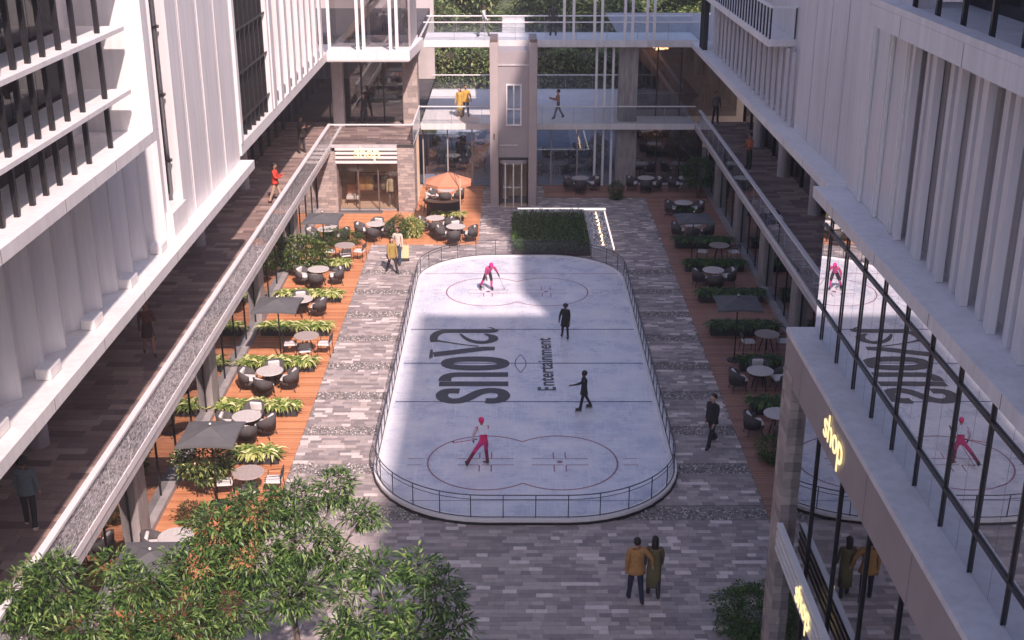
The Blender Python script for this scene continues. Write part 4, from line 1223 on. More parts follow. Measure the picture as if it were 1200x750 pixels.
# ================================================================== PLANTS
M['hosta'] = rand_mat('hosta_leaf', [srgb(96,122,52), srgb(140,160,78), srgb(205,210,135), srgb(120,142,62), srgb(228,226,165), srgb(170,182,100)], .45, 'attr', .1, 6, None, 0, .2)
M['shrub'] = rand_mat('shrub_leaf', [srgb(52,76,30), srgb(78,104,42), srgb(104,130,58), srgb(42,62,26), srgb(150,160,92)], .5, 'attr', .1, 6, None, 0, .2)
M['hedge'] = rand_mat('hedge_leaf', [srgb(52,80,34), srgb(74,106,48), srgb(44,68,32), srgb(92,124,58)], .5, 'attr', .1, 6, None, 0, .15)
M['treeleaf'] = rand_mat('tree_leaf', [srgb(54,84,38), srgb(74,108,50), srgb(104,136,66), srgb(42,66,32), srgb(138,164,92), srgb(62,92,44), srgb(90,120,58)], .38, 'attr', .1, 6, None, 0, .25)
M['farleaf'] = rand_mat('far_tree_leaf', [srgb(76,100,52), srgb(102,128,66), srgb(138,156,90), srgb(62,84,46), srgb(158,168,108)], .6, 'attr', .1, 3, None, 0, .25)
M['blossom'] = rand_mat('blossom', [srgb(235,228,190), srgb(215,210,150)], .7, 'attr', .1, 6, None, 0, .2)
M['redleaf'] = rand_mat('red_leaf', [srgb(104,66,52), srgb(80,84,44), srgb(96,76,46), srgb(70,88,42)], .6, 'attr', .1, 6, None, 0, .2)
M['bark'] = mat('bark', (.13,.10,.08), .9, var=.3, scale=14, bump=.5, bscale=40, stretch=(1,1,.25))

def leaves_mesh(name, base, direc, length, width, mats, vals, droop=.25, seg=1):
    """many single leaves: folded diamonds with a tip; arrays of positions and directions"""
    n = len(base); up = np.array([0,0,1.0])
    d = direc/np.linalg.norm(direc, axis=1)[:,None]
    side = np.cross(d, up) + RNG.normal(0,.25,(n,3)); side /= np.linalg.norm(side, axis=1)[:,None]
    nrm = np.cross(side, d)
    L_ = length[:,None]; W_ = width[:,None]
    p0 = base; p1 = base + d*L_*.45 + side*W_*.5 + nrm*W_*.12; p2 = base + d*L_*.45 - side*W_*.5 + nrm*W_*.12
    pm = base + d*L_*.5 - nrm*W_*.06
    p3 = base + d*L_ - up*L_*droop
    V = np.stack([p0,p1,pm,p2,p3],1).reshape(-1,3)
    i = np.arange(n)*5
    F = np.stack([np.stack([i,i+1,i+2],1), np.stack([i+1,i+4,i+2],1), np.stack([i,i+2,i+3],1), np.stack([i+2,i+4,i+3],1)],1).reshape(-1,3)
    me = bpy.data.meshes.new(name)
    me.vertices.add(len(V)); me.vertices.foreach_set('co', V.ravel().astype(np.float32))
    me.loops.add(len(F)*3); me.loops.foreach_set('vertex_index', F.ravel().astype(np.int32))
    me.polygons.add(len(F)); me.polygons.foreach_set('loop_start', (np.arange(len(F))*3).astype(np.int32))
    me.update(calc_edges=True); me.materials.append(mats)
    a = me.attributes.new('rnd','FLOAT','FACE'); a.data.foreach_set('value', np.repeat(vals,4).astype(np.float32))
    return me

def strap_mesh(name, n, spread, length, width, mt, seg=4, ht=.22, box=(0,0)):
    """hosta clumps: arching straps with a few cross sections each"""
    mb = MB()
    for i in range(n):
        bx_, by_ = random.uniform(-box[0],box[0]), random.uniform(-box[1],box[1])
        an = random.uniform(0, 2*math.pi); L_ = length*random.uniform(.6,1.15); w = width*random.uniform(.7,1.2); rise = random.uniform(.5,1.3)
        d = Vector((math.cos(an), math.sin(an), 0)); sd = Vector((-d.y,d.x,0)); vs = []
        a = random.random()
        for k in range(seg+1):
            t = k/seg; ww = w*math.sin(math.pi*min(1,.12+t*.88))*.5 + .002
            p = Vector((bx_,by_,0)) + d*L_*t*spread + Vector((0,0, ht + rise*L_*(t*.9 - t*t*.95)))
            vs += [p+sd*ww, p-Vector((0,0,ww*.35)), p-sd*ww]
        fs = []
        for k in range(seg):
            b = k*3; fs += [(b,b+1,b+4,b+3),(b+1,b+2,b+5,b+4)]
        mb.add(vs, fs, 0, a)
    return mb.mesh(name, mt, attr=True)

HV = [strap_mesh('foliage', 230, .85, .56, .10, M['hosta'], ht=.32, box=(.64,.2)) for _ in range(4)]
HG = [strap_mesh('foliage', 320, .8, .56, .085, M['hedge'], ht=.36, box=(.66,.2)) for _ in range(3)]
pl_box = MB().rbox(-.72,.72,-.2,.2,0,.36,.015).mesh('trough', M['planter'])
pl_soil = MB().box(-.69,.69,-.17,.17,.36,.365).mesh('soil', M['soil'])
def planter(x, y, label, green=False, z=DECK, group='hosta troughs', sc=1.0):
    t = thing('planter', label, 'planter', (x,y,z), random.uniform(-.03,.03), group)
    link('trough', pl_box, t); link('soil', pl_soil, t)
    f = link('foliage', random.choice(HG if green else HV), t); f['kind'] = 'stuff'; f.scale = (sc, 1, sc)
    if random.random() < .5: f.rotation_euler = (0,0,math.pi)
    return t
for (u0, u1, v, nm, lit) in ((258,345,472,'behind the second nearest table of the sunny deck',0),(285,365,421,'between the middle tables of the sunny deck',0),
        (310,382,380,'in front of the third grey umbrella',0),(330,395,342,'behind the third grey umbrella',0),(275,322,527,'beside the flowering shrub',0),(375,407,306,'next to the leafy shrub',0),
        (505,548,249,'below the terracotta parasol',0)):
    xa, y, _ = at(u0, v, .45); xb, _, _ = at(u1, v, .45); n = max(1, int(round((xb-xa)/1.4)))
    for i in range(n):
        w = ('left','right','middle')[i] if n > 1 else 'only'
        planter(xa+(xb-xa)*(i+.5)/n, y, ('%s trough of striped hostas %s' % (w, nm)) if n > 1 else 'trough of striped hostas %s' % nm)
for (u0, u1, v, nm) in ((837,907,380,'in shade below the larger right umbrella'),(857,925,421,'in shade between two right deck tables'),(876,935,470,'in shade beside the mirror building corner'),
        (823,890,342,'in shade behind the larger right umbrella'),(807,868,307,'in the middle of the right deck'),(795,852,280,'in front of the far right umbrella'),(780,830,243,'at the far end of the right deck')):
    xa, y, _ = at(u0, v, .45); xb, _, _ = at(u1, v, .45); n = max(1, int(round((xb-xa)/1.45)))
    for i in range(n):
        w = ('left','right','middle')[i] if n > 1 else 'only'
        planter(min(xa+(xb-xa)*(i+.5)/n, 9.9), y, ('%s trough of dark foliage %s' % (w, nm)) if n > 1 else 'trough of dark foliage %s' % nm, True, group='dark troughs')

def bush(name, label, cat, x, y, z, r, n, mt, leaf=(.09,.045), trunk=0, blossom=0, flat=1.0, group=None, rnd=1.0):
    t = thing(name, label, cat, (x,y,z), 0, group)
    c = RNG.normal(0,1,(n,3)); c /= np.linalg.norm(c,axis=1)[:,None]
    rad = RNG.uniform(.35,1,(n,1))**.45
    lump = 1 + rnd*.16*np.sin(c[:,:1]*5+x)*np.cos(c[:,1:2]*4+y) + rnd*.1*np.sin(c[:,2:]*7)
    p = c*rad*lump*np.array([[r[0],r[1],r[2]]]) + np.array([[0,0,r[2]*flat+trunk]])
    keep = p[:,2] > .02; p = p[keep]; c = c[keep]; m_ = len(p)
    d = c + RNG.normal(0,.55,(m_,3)) + np.array([[0,0,.15]])
    me = leaves_mesh('foliage', p, d, RNG.uniform(.7,1.3,m_)*leaf[0], RNG.uniform(.7,1.2,m_)*leaf[1], M[mt], RNG.random(m_))
    o = link('foliage', me, t); o['kind'] = 'stuff'
    mb = MB()
    for k in range(6):
        a = k*1.05; e = Vector((math.cos(a)*r[0]*.55, math.sin(a)*r[1]*.55, trunk + r[2]*flat))
        mb.tube([(math.cos(a)*.03,math.sin(a)*.03,0), tuple(e*.45 + Vector((0,0,trunk*.4))), tuple(e)], [.028,.018,.008], 5)
    mb.build('stems', M['bark'], t)
    if blossom:
        k = RNG.choice(m_, blossom); me = leaves_mesh('blossom', p[k]*1.02, RNG.normal(0,1,(blossom,3)), np.full(blossom,.07), np.full(blossom,.06), M['blossom'], RNG.random(blossom), 0)
        o = link('blossom', me, t); o['kind'] = 'stuff'
    return t
x, y, _ = at(242, 578, .05); bush('flowering_shrub', 'pale flowering shrub with bare stem beside the second nearest umbrella', 'shrub', x, y, DECK, (.85,.8,.62), 2600, 'shrub', (.12,.06), trunk=.55, blossom=420)
x, y, _ = at(360, 322, .05); bush('leafy_shrub', 'large leafy green shrub among the tables of the sunny deck', 'shrub', x-.2, y, DECK, (1.15,.8,.7), 3000, 'shrub', (.15,.08), trunk=.35, blossom=150)
x, y, _ = at(393, 292, .05); bush('clipped_hedge', 'dark clipped hedge beside the umbrella nearest the shop', 'hedge', x, y+.6, DECK, (1.3,.4,.42), 4200, 'hedge', (.07,.04), rnd=.2)
x, y, _ = at(466, 281, .05); bush('round_bush', 'round green bush at the deck corner near the two shoppers', 'shrub', x, y+.35, DECK, (.62,.5,.55), 3000, 'hedge', (.08,.045))
x, y, _ = at(483, 279, .05); bush('variegated_bush', 'yellow green bush at the right of the round bush', 'shrub', x, y+.25, DECK, (.55,.45,.5), 1800, 'hosta', (.14,.06))
x, y, _ = at(228, 612, .05); bush('reddish_shrub', 'low reddish shrub below the flowering shrub', 'shrub', x, y, DECK, (.5,.4,.3), 800, 'redleaf', (.11,.05))
x, y, _ = at(880, 745, .05); bush('dark_bush', 'large round dark bush at the foot of the near building', 'shrub', x, y, .0, (.8,.7,.72), 6500, 'hedge', (.085,.042), rnd=1.5)
x, y, _ = at(818, 232, .05); bush('potted_tree', 'bushy green small tree at the far end of the right deck', 'shrub', x, y, DECK, (1.0,.8,.75), 2600, 'hedge', (.15,.08), trunk=.7)
x, y, _ = at(722, 233, .05); bush('potted_bush', 'round green bush beside the stone column right of the lobby', 'shrub', x, y, DECK, (.42,.4,.5), 1600, 'hedge', (.08,.045))
x, y, _ = at(908, 541, .05); bush('corner_bush', 'dark bush half hidden by the near building corner', 'shrub', x, y, DECK, (.6,.5,.45), 1500, 'hedge', (.09,.05))
x, y, _ = at(683, 196, .4); bush('lobby_plant', 'leafy plant inside the lobby right of the lift tower', 'shrub', 5.0, 70.2, .03, (.6,.5,.7), 1200, 'hedge', (.16,.08), trunk=.5)

# ground cover in the planted bed
n = 9000; p = np.stack([RNG.uniform(.0,3.6,n), RNG.uniform(53.25,59.0,n), RNG.uniform(.18,.62,n)],1)
me = leaves_mesh('ground_cover', p - np.array([[PB.location.x, PB.location.y, 0]]), RNG.normal(0,.6,(n,3))+np.array([[0,0,.8]]), RNG.uniform(.12,.24,n), RNG.uniform(.04,.07,n), M['hedge'], RNG.random(n))
o = link('ground_cover', me, PB); o['kind'] = 'stuff'

def tree(label, base, top, clusters, per, leaf, mt, group, trunk_r=.09, name='tree', spread=.34, forks=True):
    """clusters: (x,y,z,r) lobes of the crown, in world space"""
    t = thing(name, label, 'tree', base, 0, group); B_ = np.array(base); mb = MB()
    fork = Vector(top) - Vector(base)
    mb.tube([(0,0,0), tuple(fork*.5 + Vector((.06,.04,0))), tuple(fork)], [trunk_r*1.25, trunk_r, trunk_r*.75], 8)
    P_, D_ = [], []
    for (x, y, z, r) in clusters:
        c = Vector((x,y,z)) - Vector(base); mid = fork.lerp(c, .5) + Vector((random.uniform(-.15,.15), random.uniform(-.15,.15), -.12))
        mb.tube([tuple(fork), tuple(mid), tuple(c)], [trunk_r*.6, trunk_r*.4, trunk_r*.16], 6)
        nt = max(4, int(per*r*r))
        for _ in range(nt):
            v = RNG.normal(0,1,3); v /= np.linalg.norm(v); v[2] = v[2]*.72 + .12
            tip = np.array(c) + v*r*RNG.uniform(.45,1.0)
            if RNG.random() < .35: mb.tube([tuple(np.array(c)*.4 + tip*.6), tuple(tip)], [.013*trunk_r/.09,.005*trunk_r/.09], 4, cap=False)
            m_ = RNG.integers(9,17)
            off = RNG.normal(0,1,(m_,3))*leaf[0]*spread*np.array([[1,1,.55]])
            P_.append(tip + off); D_.append(off*1.0/leaf[0] + v*.7 + RNG.normal(0,.35,(m_,3)) + np.array([[0,0,-.12]]))
    P_ = np.concatenate(P_); D_ = np.concatenate(D_); n = len(P_)
    me = leaves_mesh('crown', P_, D_, RNG.uniform(.65,1.25,n)*leaf[0], RNG.uniform(.75,1.2,n)*leaf[1], M[mt], RNG.random(n), .22)
    o = link('crown', me, t); o['kind'] = 'stuff'
    mb.build('trunk', M['bark'], t, smooth=True)
    return t
def lobe(u, v, Y, r):
    """crown lobe at distance Y seen at (u, v)"""
    a = (u-600)/FPX; b = (v-375)/FPX; k = Y/(_c - b*_s)
    return (a*k, Y, CAM_H + (-_s - b*_c)*k, r)
tree('slender leafy tree in front of the sunny deck, tallest of the three near trees', (-4.3,20.6,0), (-4.4,20.7,3.3),
     [lobe(345,590,21.6,.62), lobe(300,605,21.2,.7), lobe(255,625,21.0,.72), lobe(390,575,21.9,.5), lobe(360,640,20.8,.62), lobe(300,660,20.6,.8), lobe(230,668,20.5,.75), lobe(425,605,21.6,.42), lobe(345,700,20.2,.6), lobe(270,715,20.1,.8), lobe(400,655,20.9,.45)],
     215, (.165,.046), 'treeleaf', 'near leafy trees', .075, name='leafy_tree')
tree('small forked tree at the bottom edge, right of the other near trees', (-2.0,15.9,0), (-1.95,16.1,5.2),
     [lobe(440,672,16.6,.40), lobe(490,668,16.8,.40), lobe(512,700,16.4,.44), lobe(460,720,16.2,.40), lobe(532,735,16.2,.36), lobe(405,700,16.3,.32), lobe(480,748,15.9,.48), lobe(395,742,16.0,.40), lobe(425,735,16.1,.36)],
     215, (.165,.046), 'treeleaf', 'near leafy trees', .06, name='leafy_tree')
tree('leafy tree in the bottom left corner covering the balustrade end', (-7.4,18.6,0), (-7.3,18.8,3.6),
     [lobe(55,690,19.2,.75), lobe(15,715,19.0,.7), lobe(100,735,18.9,.7), lobe(165,690,19.6,.6), lobe(130,668,19.8,.42), lobe(205,735,19.2,.7), lobe(60,668,19.5,.35), lobe(30,750,18.7,.7), lobe(150,752,18.8,.6)],
     215, (.165,.046), 'treeleaf', 'near leafy trees', .075, name='leafy_tree')

# trees beyond the footbridges
far = [(-11,90,9),(-6.5,86,7.5),(-2.5,92,10),(1.5,88,8.5),(5.0,93,10.5),(8.5,88,8),(12.5,92,9.5),(-4.5,99,13),(3.5,101,13),(10.5,100,12.5),(-10.5,101,13),(16,97,11)]
words = ['leftmost','second from the left','third from the left','fourth from the left','fifth from the left','sixth from the left','rightmost']
for i, (x, y, h) in enumerate(far):
    cl = [(x+random.uniform(-2.1,2.1), y+random.uniform(-1.5,1.5), h*random.uniform(.35,.95), random.uniform(1.2,1.9)) for _ in range(11)] + [(x,y,h*.9,1.5),(x+.5,y,h*.55,1.7)]
    lb = 'green tree beyond the bridges, %s of the front row' % words[i] if i < 7 else 'taller tree in the back row beyond the bridges, %s' % ('left of centre','right of centre','at the right','at the far left','at the far right')[i-7]
    tree(lb, (x,y,max(0,(y-84)*.02)), (x,y,h*.42), cl, 34, (.36,.2), 'farleaf', 'trees beyond the footbridges', .2, name='far_tree', spread=.9)
for i, (x, w_) in enumerate(((-3.4,3.0),(3.2,2.6),(8.4,2.8))):
    n = 13000; p = np.stack([RNG.uniform(-w_,w_,n), RNG.uniform(-1.0,1.0,n), RNG.uniform(0,1,n)**.7*5.2],1); p[:,2] += .35*np.sin(p[:,0]*2.1+i)
    t = thing('tall_hedge', 'tall dark hedge seen %s between the two footbridges' % ('left of the lift tower','just right of the lift tower','at the right end')[i], 'hedge', (x,81.5,0))
    me = leaves_mesh('foliage', p, RNG.normal(0,.7,(n,3))+np.array([[0,-.7,.1]]), RNG.uniform(.16,.32,n), RNG.uniform(.1,.18,n), M['farleaf'], RNG.random(n))
    o = link('foliage', me, t); o['kind'] = 'stuff'
    MB().rbox(-w_+.1,w_-.1,-.5,.8,0,4.9,.2).build('hedge_core', M['soil'], t)
# ================================================================== PEOPLE
_pm = {}
def cloth(col, rough=.85):
    k = tuple(round(c,3) for c in col)
    if k not in _pm: _pm[k] = mat('cloth', col, rough, var=.12, scale=14, bump=.2, bscale=30)
    return _pm[k]
SKIN = {'light': (.56,.34,.25), 'mid': (.40,.22,.15), 'dark': (.14,.075,.05)}
HAIR = {'black': (.012,.010,.010), 'brown': (.05,.026,.014), 'red': (.22,.07,.03)}

def person(label, loc, heading, h=1.74, top=(.2,.2,.2), bottom=(.05,.05,.07), shoe=(.03,.03,.03), skin='mid', hair='black', style='short',
           legs=((8,3,6),(-8,3,10)), arms=((6,8,14),(6,8,14)), lean=0, sit=False, short_sleeve=False, bare_legs=False, coat=None, skirt=None, head_turn=0, helmet=None, gloves=None, bulk=1.0, name='person', sleeve=None, thigh=None, shin=None):
    """legs: (hip flex, spread, knee bend); arms: (raise forward, spread, elbow bend); forward is local +Y, left is -X"""
    t = thing(name, label, 'person', loc, R(heading))
    P = {}
    hipz = .51*h
    P['pelvis'] = Vector((0,0,.535*h))
    rot = Matrix.Rotation(R(-lean), 3, 'X')
    def tor(x, y, z): return P['pelvis'] + rot @ Vector((x*h, y*h, (z-.535)*h))
    P['waist'] = tor(0,.004,.63); P['chest'] = tor(0,.0,.745); P['neck'] = tor(0,-.004,.835); P['head'] = tor(0,.008,.925)
    for sd, nm, (fl, ab, kn), (af, aa, ae) in ((-1,'l',legs[0],arms[0]),(1,'r',legs[1],arms[1])):
        P['hip'+nm] = Vector((sd*.052*h, 0, hipz))
        def dr(f, a): return Vector((sd*math.sin(R(a))*math.cos(R(f)) if abs(f) < 89 else sd*math.sin(R(a)), math.sin(R(f)), -math.cos(R(f))*math.cos(R(a)))).normalized()
        P['knee'+nm] = P['hip'+nm] + dr(fl,ab)*.24*h
        P['ankle'+nm] = P['knee'+nm] + dr(fl-kn,ab)*.235*h
        fy = -max(-25, min(25, (fl-kn)*.6))
        P['toe'+nm] = P['ankle'+nm] + Vector((sd*.012*h, .085*h*math.cos(R(fy)), -.026*h + .02*h*math.sin(R(-fy)) if not sit else -.026*h))
        P['heel'+nm] = P['ankle'+nm] + Vector((0,-.022*h,-.026*h))
        P['sho'+nm] = tor(sd*.102,0,.805)
        P['elb'+nm] = P['sho'+nm] + dr(af+lean*.3,aa)*.165*h
        P['wri'+nm] = P['elb'+nm] + dr(af+ae+lean*.3, aa*.2 - (12 if ae > 40 else 0))*.145*h
        P['han'+nm] = P['wri'+nm] + (P['wri'+nm]-P['elb'+nm]).normalized()*.045*h
    rad = {'pelvis':.072*bulk,'waist':.064*bulk,'chest':.078*bulk,'neck':.03,'hip':.052,'knee':.036,'ankle':.026,'toe':.021,'heel':.024,'sho':.042*bulk,'elb':.031*bulk,'wri':.021,'han':.02}
    if bottom and not bare_legs: rad['knee'] = .041; rad['ankle'] = .033
    edges = [('pelvis','waist'),('waist','chest'),('chest','neck')]
    for nm in 'lr':
        edges += [('pelvis','hip'+nm),('hip'+nm,'knee'+nm),('knee'+nm,'ankle'+nm),('ankle'+nm,'toe'+nm),('ankle'+nm,'heel'+nm),('chest','sho'+nm),('sho'+nm,'elb'+nm),('elb'+nm,'wri'+nm),('wri'+nm,'han'+nm)]
    keys = [k for k in P if k != 'head']; idx = {k:i for i,k in enumerate(keys)}
    bm = bmesh.new(); sl = bm.verts.layers.skin.verify()
    for k in keys:
        v = bm.verts.new(P[k]); rr = rad.get(k, rad.get(k[:-1], .03))*h
        v[sl].radius = (rr, rr*.86 if k in ('pelvis','waist','chest') else rr); v[sl].use_root = (k == 'pelvis')
    bm.verts.ensure_lookup_table()
    for a, b in edges: bm.edges.new((bm.verts[idx[a]], bm.verts[idx[b]]))
    me = bpy.data.meshes.new('body_tmp'); bm.to_mesh(me); bm.free()
    ob = bpy.data.objects.new('body_tmp', me); COL.objects.link(ob)
    ob.modifiers.new('skin', 'SKIN').use_smooth_shade = True
    ss = ob.modifiers.new('sub', 'SUBSURF'); ss.levels = 1; ss.render_levels = 1
    dg = bpy.context.evaluated_depsgraph_get(); dg.update()
    bmesh_ = bpy.data.meshes.new_from_object(ob.evaluated_get(dg))
    COL.objects.unlink(ob); bpy.data.objects.remove(ob); bpy.data.meshes.remove(me)
    # materials: 0 skin 1 top 2 bottom 3 shoe 4 dark detail
    mats = [cloth(SKIN[skin],.55), cloth(top), cloth(bottom), cloth(shoe,.5), cloth((.02,.015,.015),.4), cloth(gloves or SKIN[skin],.6), cloth(sleeve or top), cloth(thigh or bottom), cloth(shin or bottom)]
    segs = []
    for a, b in edges:
        k = b[:-1] if b[-1] in 'lr' and b not in ('pelvis',) else b
        m_ = {'waist':1,'chest':1,'neck':1,'hip':2,'knee':2,'ankle':2 if not bare_legs else 0,'toe':3,'heel':3,'sho':1,'elb':1,'wri':0 if short_sleeve else 1,'han':5}[k]
        if k == 'knee' and bare_legs: m_ = 0
        if k in ('elb','wri') and sleeve and not short_sleeve: m_ = 6
        if k == 'knee' and thigh: m_ = 7
        if k == 'ankle' and shin: m_ = 8
        segs.append((P[a], P[b], m_))
    def near(c):
        best = (1e9,1)
        for a, b, m_ in segs:
            ab = b-a; tt = max(0,min(1,(c-a).dot(ab)/ab.length_squared)); d = (c-(a+ab*tt)).length
            if m_ == 1: d *= .86
            if d < best[0]: best = (d, m_)
        return best[1]
    mb = MB()
    vs = [v.co.copy() for v in bmesh_.vertices]
    n0 = len(mb.v); mb.v.extend([tuple(v) for v in vs])
    for p in bmesh_.polygons:
        c = p.center; m_ = near(Vector(c))
        if Vector(c).z > P['neck'].z + .005*h and (Vector(c)-P['neck']).length < .04*h and lean < 40: m_ = 0
        mb.f.append(tuple(p.vertices)); mb.m.append(m_); mb.a.append(.5)
    bpy.data.meshes.remove(bmesh_)
    # head with nose, eyes, ears, mouth
    hr = Matrix.Rotation(R(head_turn),3,'Z') @ Matrix.Rotation(R(-lean*.35),3,'X'); hc = P['head']
    hd = MB(); hd.sphere((0,0,0), (.046*h,.056*h,.068*h), 14, 10, 0)
    hd.add([(-.008*h,.053*h,-.008*h),(.008*h,.053*h,-.008*h),(0,.054*h,.014*h),(0,.068*h,-.010*h)], [(0,1,3),(1,2,3),(2,0,3)], 0)
    for sx in (-1,1):
        hd.sphere((sx*.018*h,.051*h,.008*h), (.007*h,.004*h,.004*h), 6, 4, 4)
        hd.sphere((sx*.046*h,-.002*h,-.002*h), (.006*h,.012*h,.018*h), 6, 5, 0)
    hd.box(-.013*h,.013*h,.047*h,.053*h,-.034*h,-.030*h, 4)
    hd.tube([(0,-.006*h,-.10*h),(0,-.002*h,-.04*h)], .026*h, 8, 0)
    mb.add([hr @ Vector(v) + hc for v in hd.v], hd.f, 0)
    mb.m[-len(hd.m):] = hd.m
    # hands: palm and five bent fingers
    for sd, nm in ((-1,'l'),(1,'r')):
        w = P['wri'+nm]; f = (P['han'+nm]-w).normalized()
        sdv = f.cross(Vector((0,1,0)) if abs(f.y) < .8 else Vector((0,0,1))).normalized(); nv = sdv.cross(f)
        p0 = w + f*.02*h
        mb.tube([p0, p0+f*.05*h], [.017*h,.019*h], 6, 5)
        for k, (o_, ln) in enumerate(((-.014,.040),(-.005,.046),(.005,.044),(.014,.036))):
            b = p0 + f*.048*h + nv*o_*h; mb.tube([b, b+f*ln*.55*h, b+f*ln*.9*h - sdv*sd*.012*h], [.0052*h,.005*h,.0038*h], 5, 5)
        b = p0+f*.012*h+nv*.017*h; mb.tube([b, b+f*.022*h+nv*.014*h, b+f*.042*h+nv*.016*h], [.0062*h,.0056*h,.0042*h], 5, 5)
    lo = min(v[2] for v in mb.v) if not sit else 0
    me = mb.mesh('body', mats, smooth=True); bo = link('body', me, t); bo.location = (0,0,-lo)
    def child(nm, m2, mt_, smooth=True):
        o = m2.build(nm, mt_, t, smooth=smooth); o.location = (0,0,-lo); return o
    # hair
    hm = MB()
    if helmet:
        hs = MB(); hs.sphere((0,-.006*h,.018*h), (.058*h,.068*h,.064*h), 14, 9)
        hm.add([hr @ Vector(v) + hc for v in hs.v], hs.f); child('helmet', hm, cloth(helmet,.35))
    else:
        hs = MB(); hs.sphere((0,-.010*h,.018*h), (.052*h,.063*h,.062*h), 12, 9)
        hs.v = [(x, y if z > .03*h else min(y, .012*h + max(0,z)*.8), z) for x, y, z in hs.v]
        if style == 'long':
            hs.lathe([(.03*h,-.17*h),(.05*h,-.13*h),(.054*h,-.05*h),(.05*h,.02*h)], 12, 0, -.03*h, 1, .62)
        if style == 'afro': hs.sphere((0,-.012*h,.03*h), (.078*h,.07*h,.066*h), 12, 9)
        if style == 'bun': hs.sphere((0,-.055*h,.055*h), .026*h, 8, 6)
        hm.add([hr @ Vector(v) + hc for v in hs.v], hs.f); child('hair', hm, cloth(HAIR[hair],.5))
    if coat:                                  # open-hemmed coat or jacket over the hips, hem at coat[0]*h
        z0, col, fl = coat; c = MB()
        c.lathe([(.105*h*fl,z0*h),(.10*h*(1+fl)/2,(z0+.54)/2*h),(.092*h,.56*h),(.082*h,.64*h),(.092*h,.735*h),(.088*h,.78*h),(.045*h,.828*h)], 16, sx=1.12, sy=.82)
        if lean: c.v = [tuple(P['pelvis'] + rot @ (Vector(v)-P['pelvis'])) for v in c.v]
        child('coat', c, cloth(col))
    if skirt:
        z0, col, fl = skirt; c = MB()
        c.lathe([(.11*h*fl,z0*h),(.09*h,.52*h),(.07*h,.62*h)], 16, sx=1.05, sy=.85); child('skirt', c, cloth(col))
    t['_lo'] = 0
    del t['_lo']
    return t, P, lo

WALK = ((22,3,8),(-16,3,18)); WARM = ((-18,7,16),(20,7,22)); STAND = ((2,3,2),(-2,4,3)); AREL = ((4,7,12),(6,7,16))
FOLD = ((22,12,95),(22,12,95))
# plaza
person('man in tan jacket and dark jeans walking with his arm round a woman', (*at(744,704,.03)[:2],.03), 4, 1.80, top=(.42,.22,.07), bottom=(.02,.025,.05), coat=(.46,(.42,.22,.07),1.12), legs=((10,3,4),(-8,3,14)), arms=((-4,9,14),(-6,40,24)), skin='light', bulk=1.12)
person('woman with long dark hair and olive dress held by the man in tan', (*at(765,698,.03)[:2],.03), -4, 1.70, top=(.12,.085,.045), bottom=(.03,.03,.03), bare_legs=False, style='long', coat=(.17,(.14,.125,.05),.92), legs=((8,2,4),(-6,2,10)), arms=((4,8,10),(8,6,20)), skin='light')
person('man in black jacket and white shirt strolling on the shaded paving', (*at(833,522,.03)[:2],.03), 128, 1.82, top=(.02,.02,.024), bottom=(.022,.025,.035), hair='brown', legs=WALK, arms=((8,8,20),(-6,8,16)), coat=(.47,(.02,.02,.024),1.05), skin='light')
person('shopper in mustard coat walking beside the rink', (*at(460,319,.03)[:2],.03), -150, 1.66, top=(.36,.25,.07), bottom=(.03,.025,.03), coat=(.42,(.36,.25,.07),1.1), legs=WALK, arms=AREL, style='long', skin='light')
pb, PP, lo = person('shopper in cream top and blue jeans carrying a yellow bag', (*at(467,309,.03)[:2],.03), 165, 1.74, top=(.66,.55,.46), bottom=(.035,.06,.11), legs=((14,3,4),(-10,3,12)), arms=((4,8,8),(2,14,6)), style='short', skin='mid')
bag = thing('shopping_bag', 'pale yellow shopping bag beside the shopper in blue jeans', 'bag', (*at(474.5,306,.03)[:2],.03))
MB().box(-.2,.2,-.09,.09,.28,.85).build('bag_body', cloth((.78,.66,.38)), bag); MB().box(-.2,.2,-.092,.092,.14,.279).build('bag_base', cloth((.05,.045,.04)), bag)
for s_ in (-1,1): MB().tube([(-.1,s_*.09,.85),(-.07,s_*.05,1.0),(.07,s_*.05,1.0),(.1,s_*.09,.85)], .008, 5).build('handle', cloth((.2,.15,.1)), bag)
bag.location.z -= .11
# skaters
PINK = (.72,.03,.16)
def skates(P, lo, loc, heading, who, col=(.02,.02,.02)):
    for nm in 'lr':
        a, b = P['heel'+nm], P['toe'+nm]
        t = thing('ice_skate', '%s ice skate of the %s' % ('left' if nm == 'l' else 'right', who), 'skate', loc, R(heading))
        mb = MB(); k = b-a
        MB().rbox(-.036,.036,-.09,.12,.045,.15,.025,1).build('boot', cloth(col,.4), t)
        MB().box(-.004,.004,-.1,.14,0,.045).build('blade', M['steel'], t)
        c = (a+b)/2; off = Matrix.Rotation(R(heading),3,'Z') @ Vector((c.x, c.y, 0))
        t.location = (loc[0]+off.x, loc[1]+off.y, max(loc[2], loc[2] - lo + min(a.z,b.z) - .03))
def skater(lb, u, v, heading, h, who, **kw):
    x, y, _ = at(u, v, ICE); loc = (x, y, ICE+.06)
    t, P, lo = person(lb, loc, heading, h, **kw)
    skates(P, lo, (x,y,ICE), heading, who); return t, P, lo, loc
def stick(label, P, lo, loc, heading, wr, tip, col):
    rotm = Matrix.Rotation(R(heading),3,'Z')
    a = Vector(loc) + rotm @ (P[wr] - Vector((0,0,lo))); b = Vector(tip); d = (b-a).normalized()
    s_ = thing('training_pole', label, 'pole', tuple(b)); a2 = a - b - d*.12
    MB().tube([tuple(a2), (0,0,0)], .011, 6).build('shaft', col, s_); MB().tube([tuple(a2), tuple(a2+d*.14)], .018, 6).build('grip', M['black'], s_)
    MB().lathe([(.035,.03),(.035,.045)], 8).build('basket', M['black'], s_)
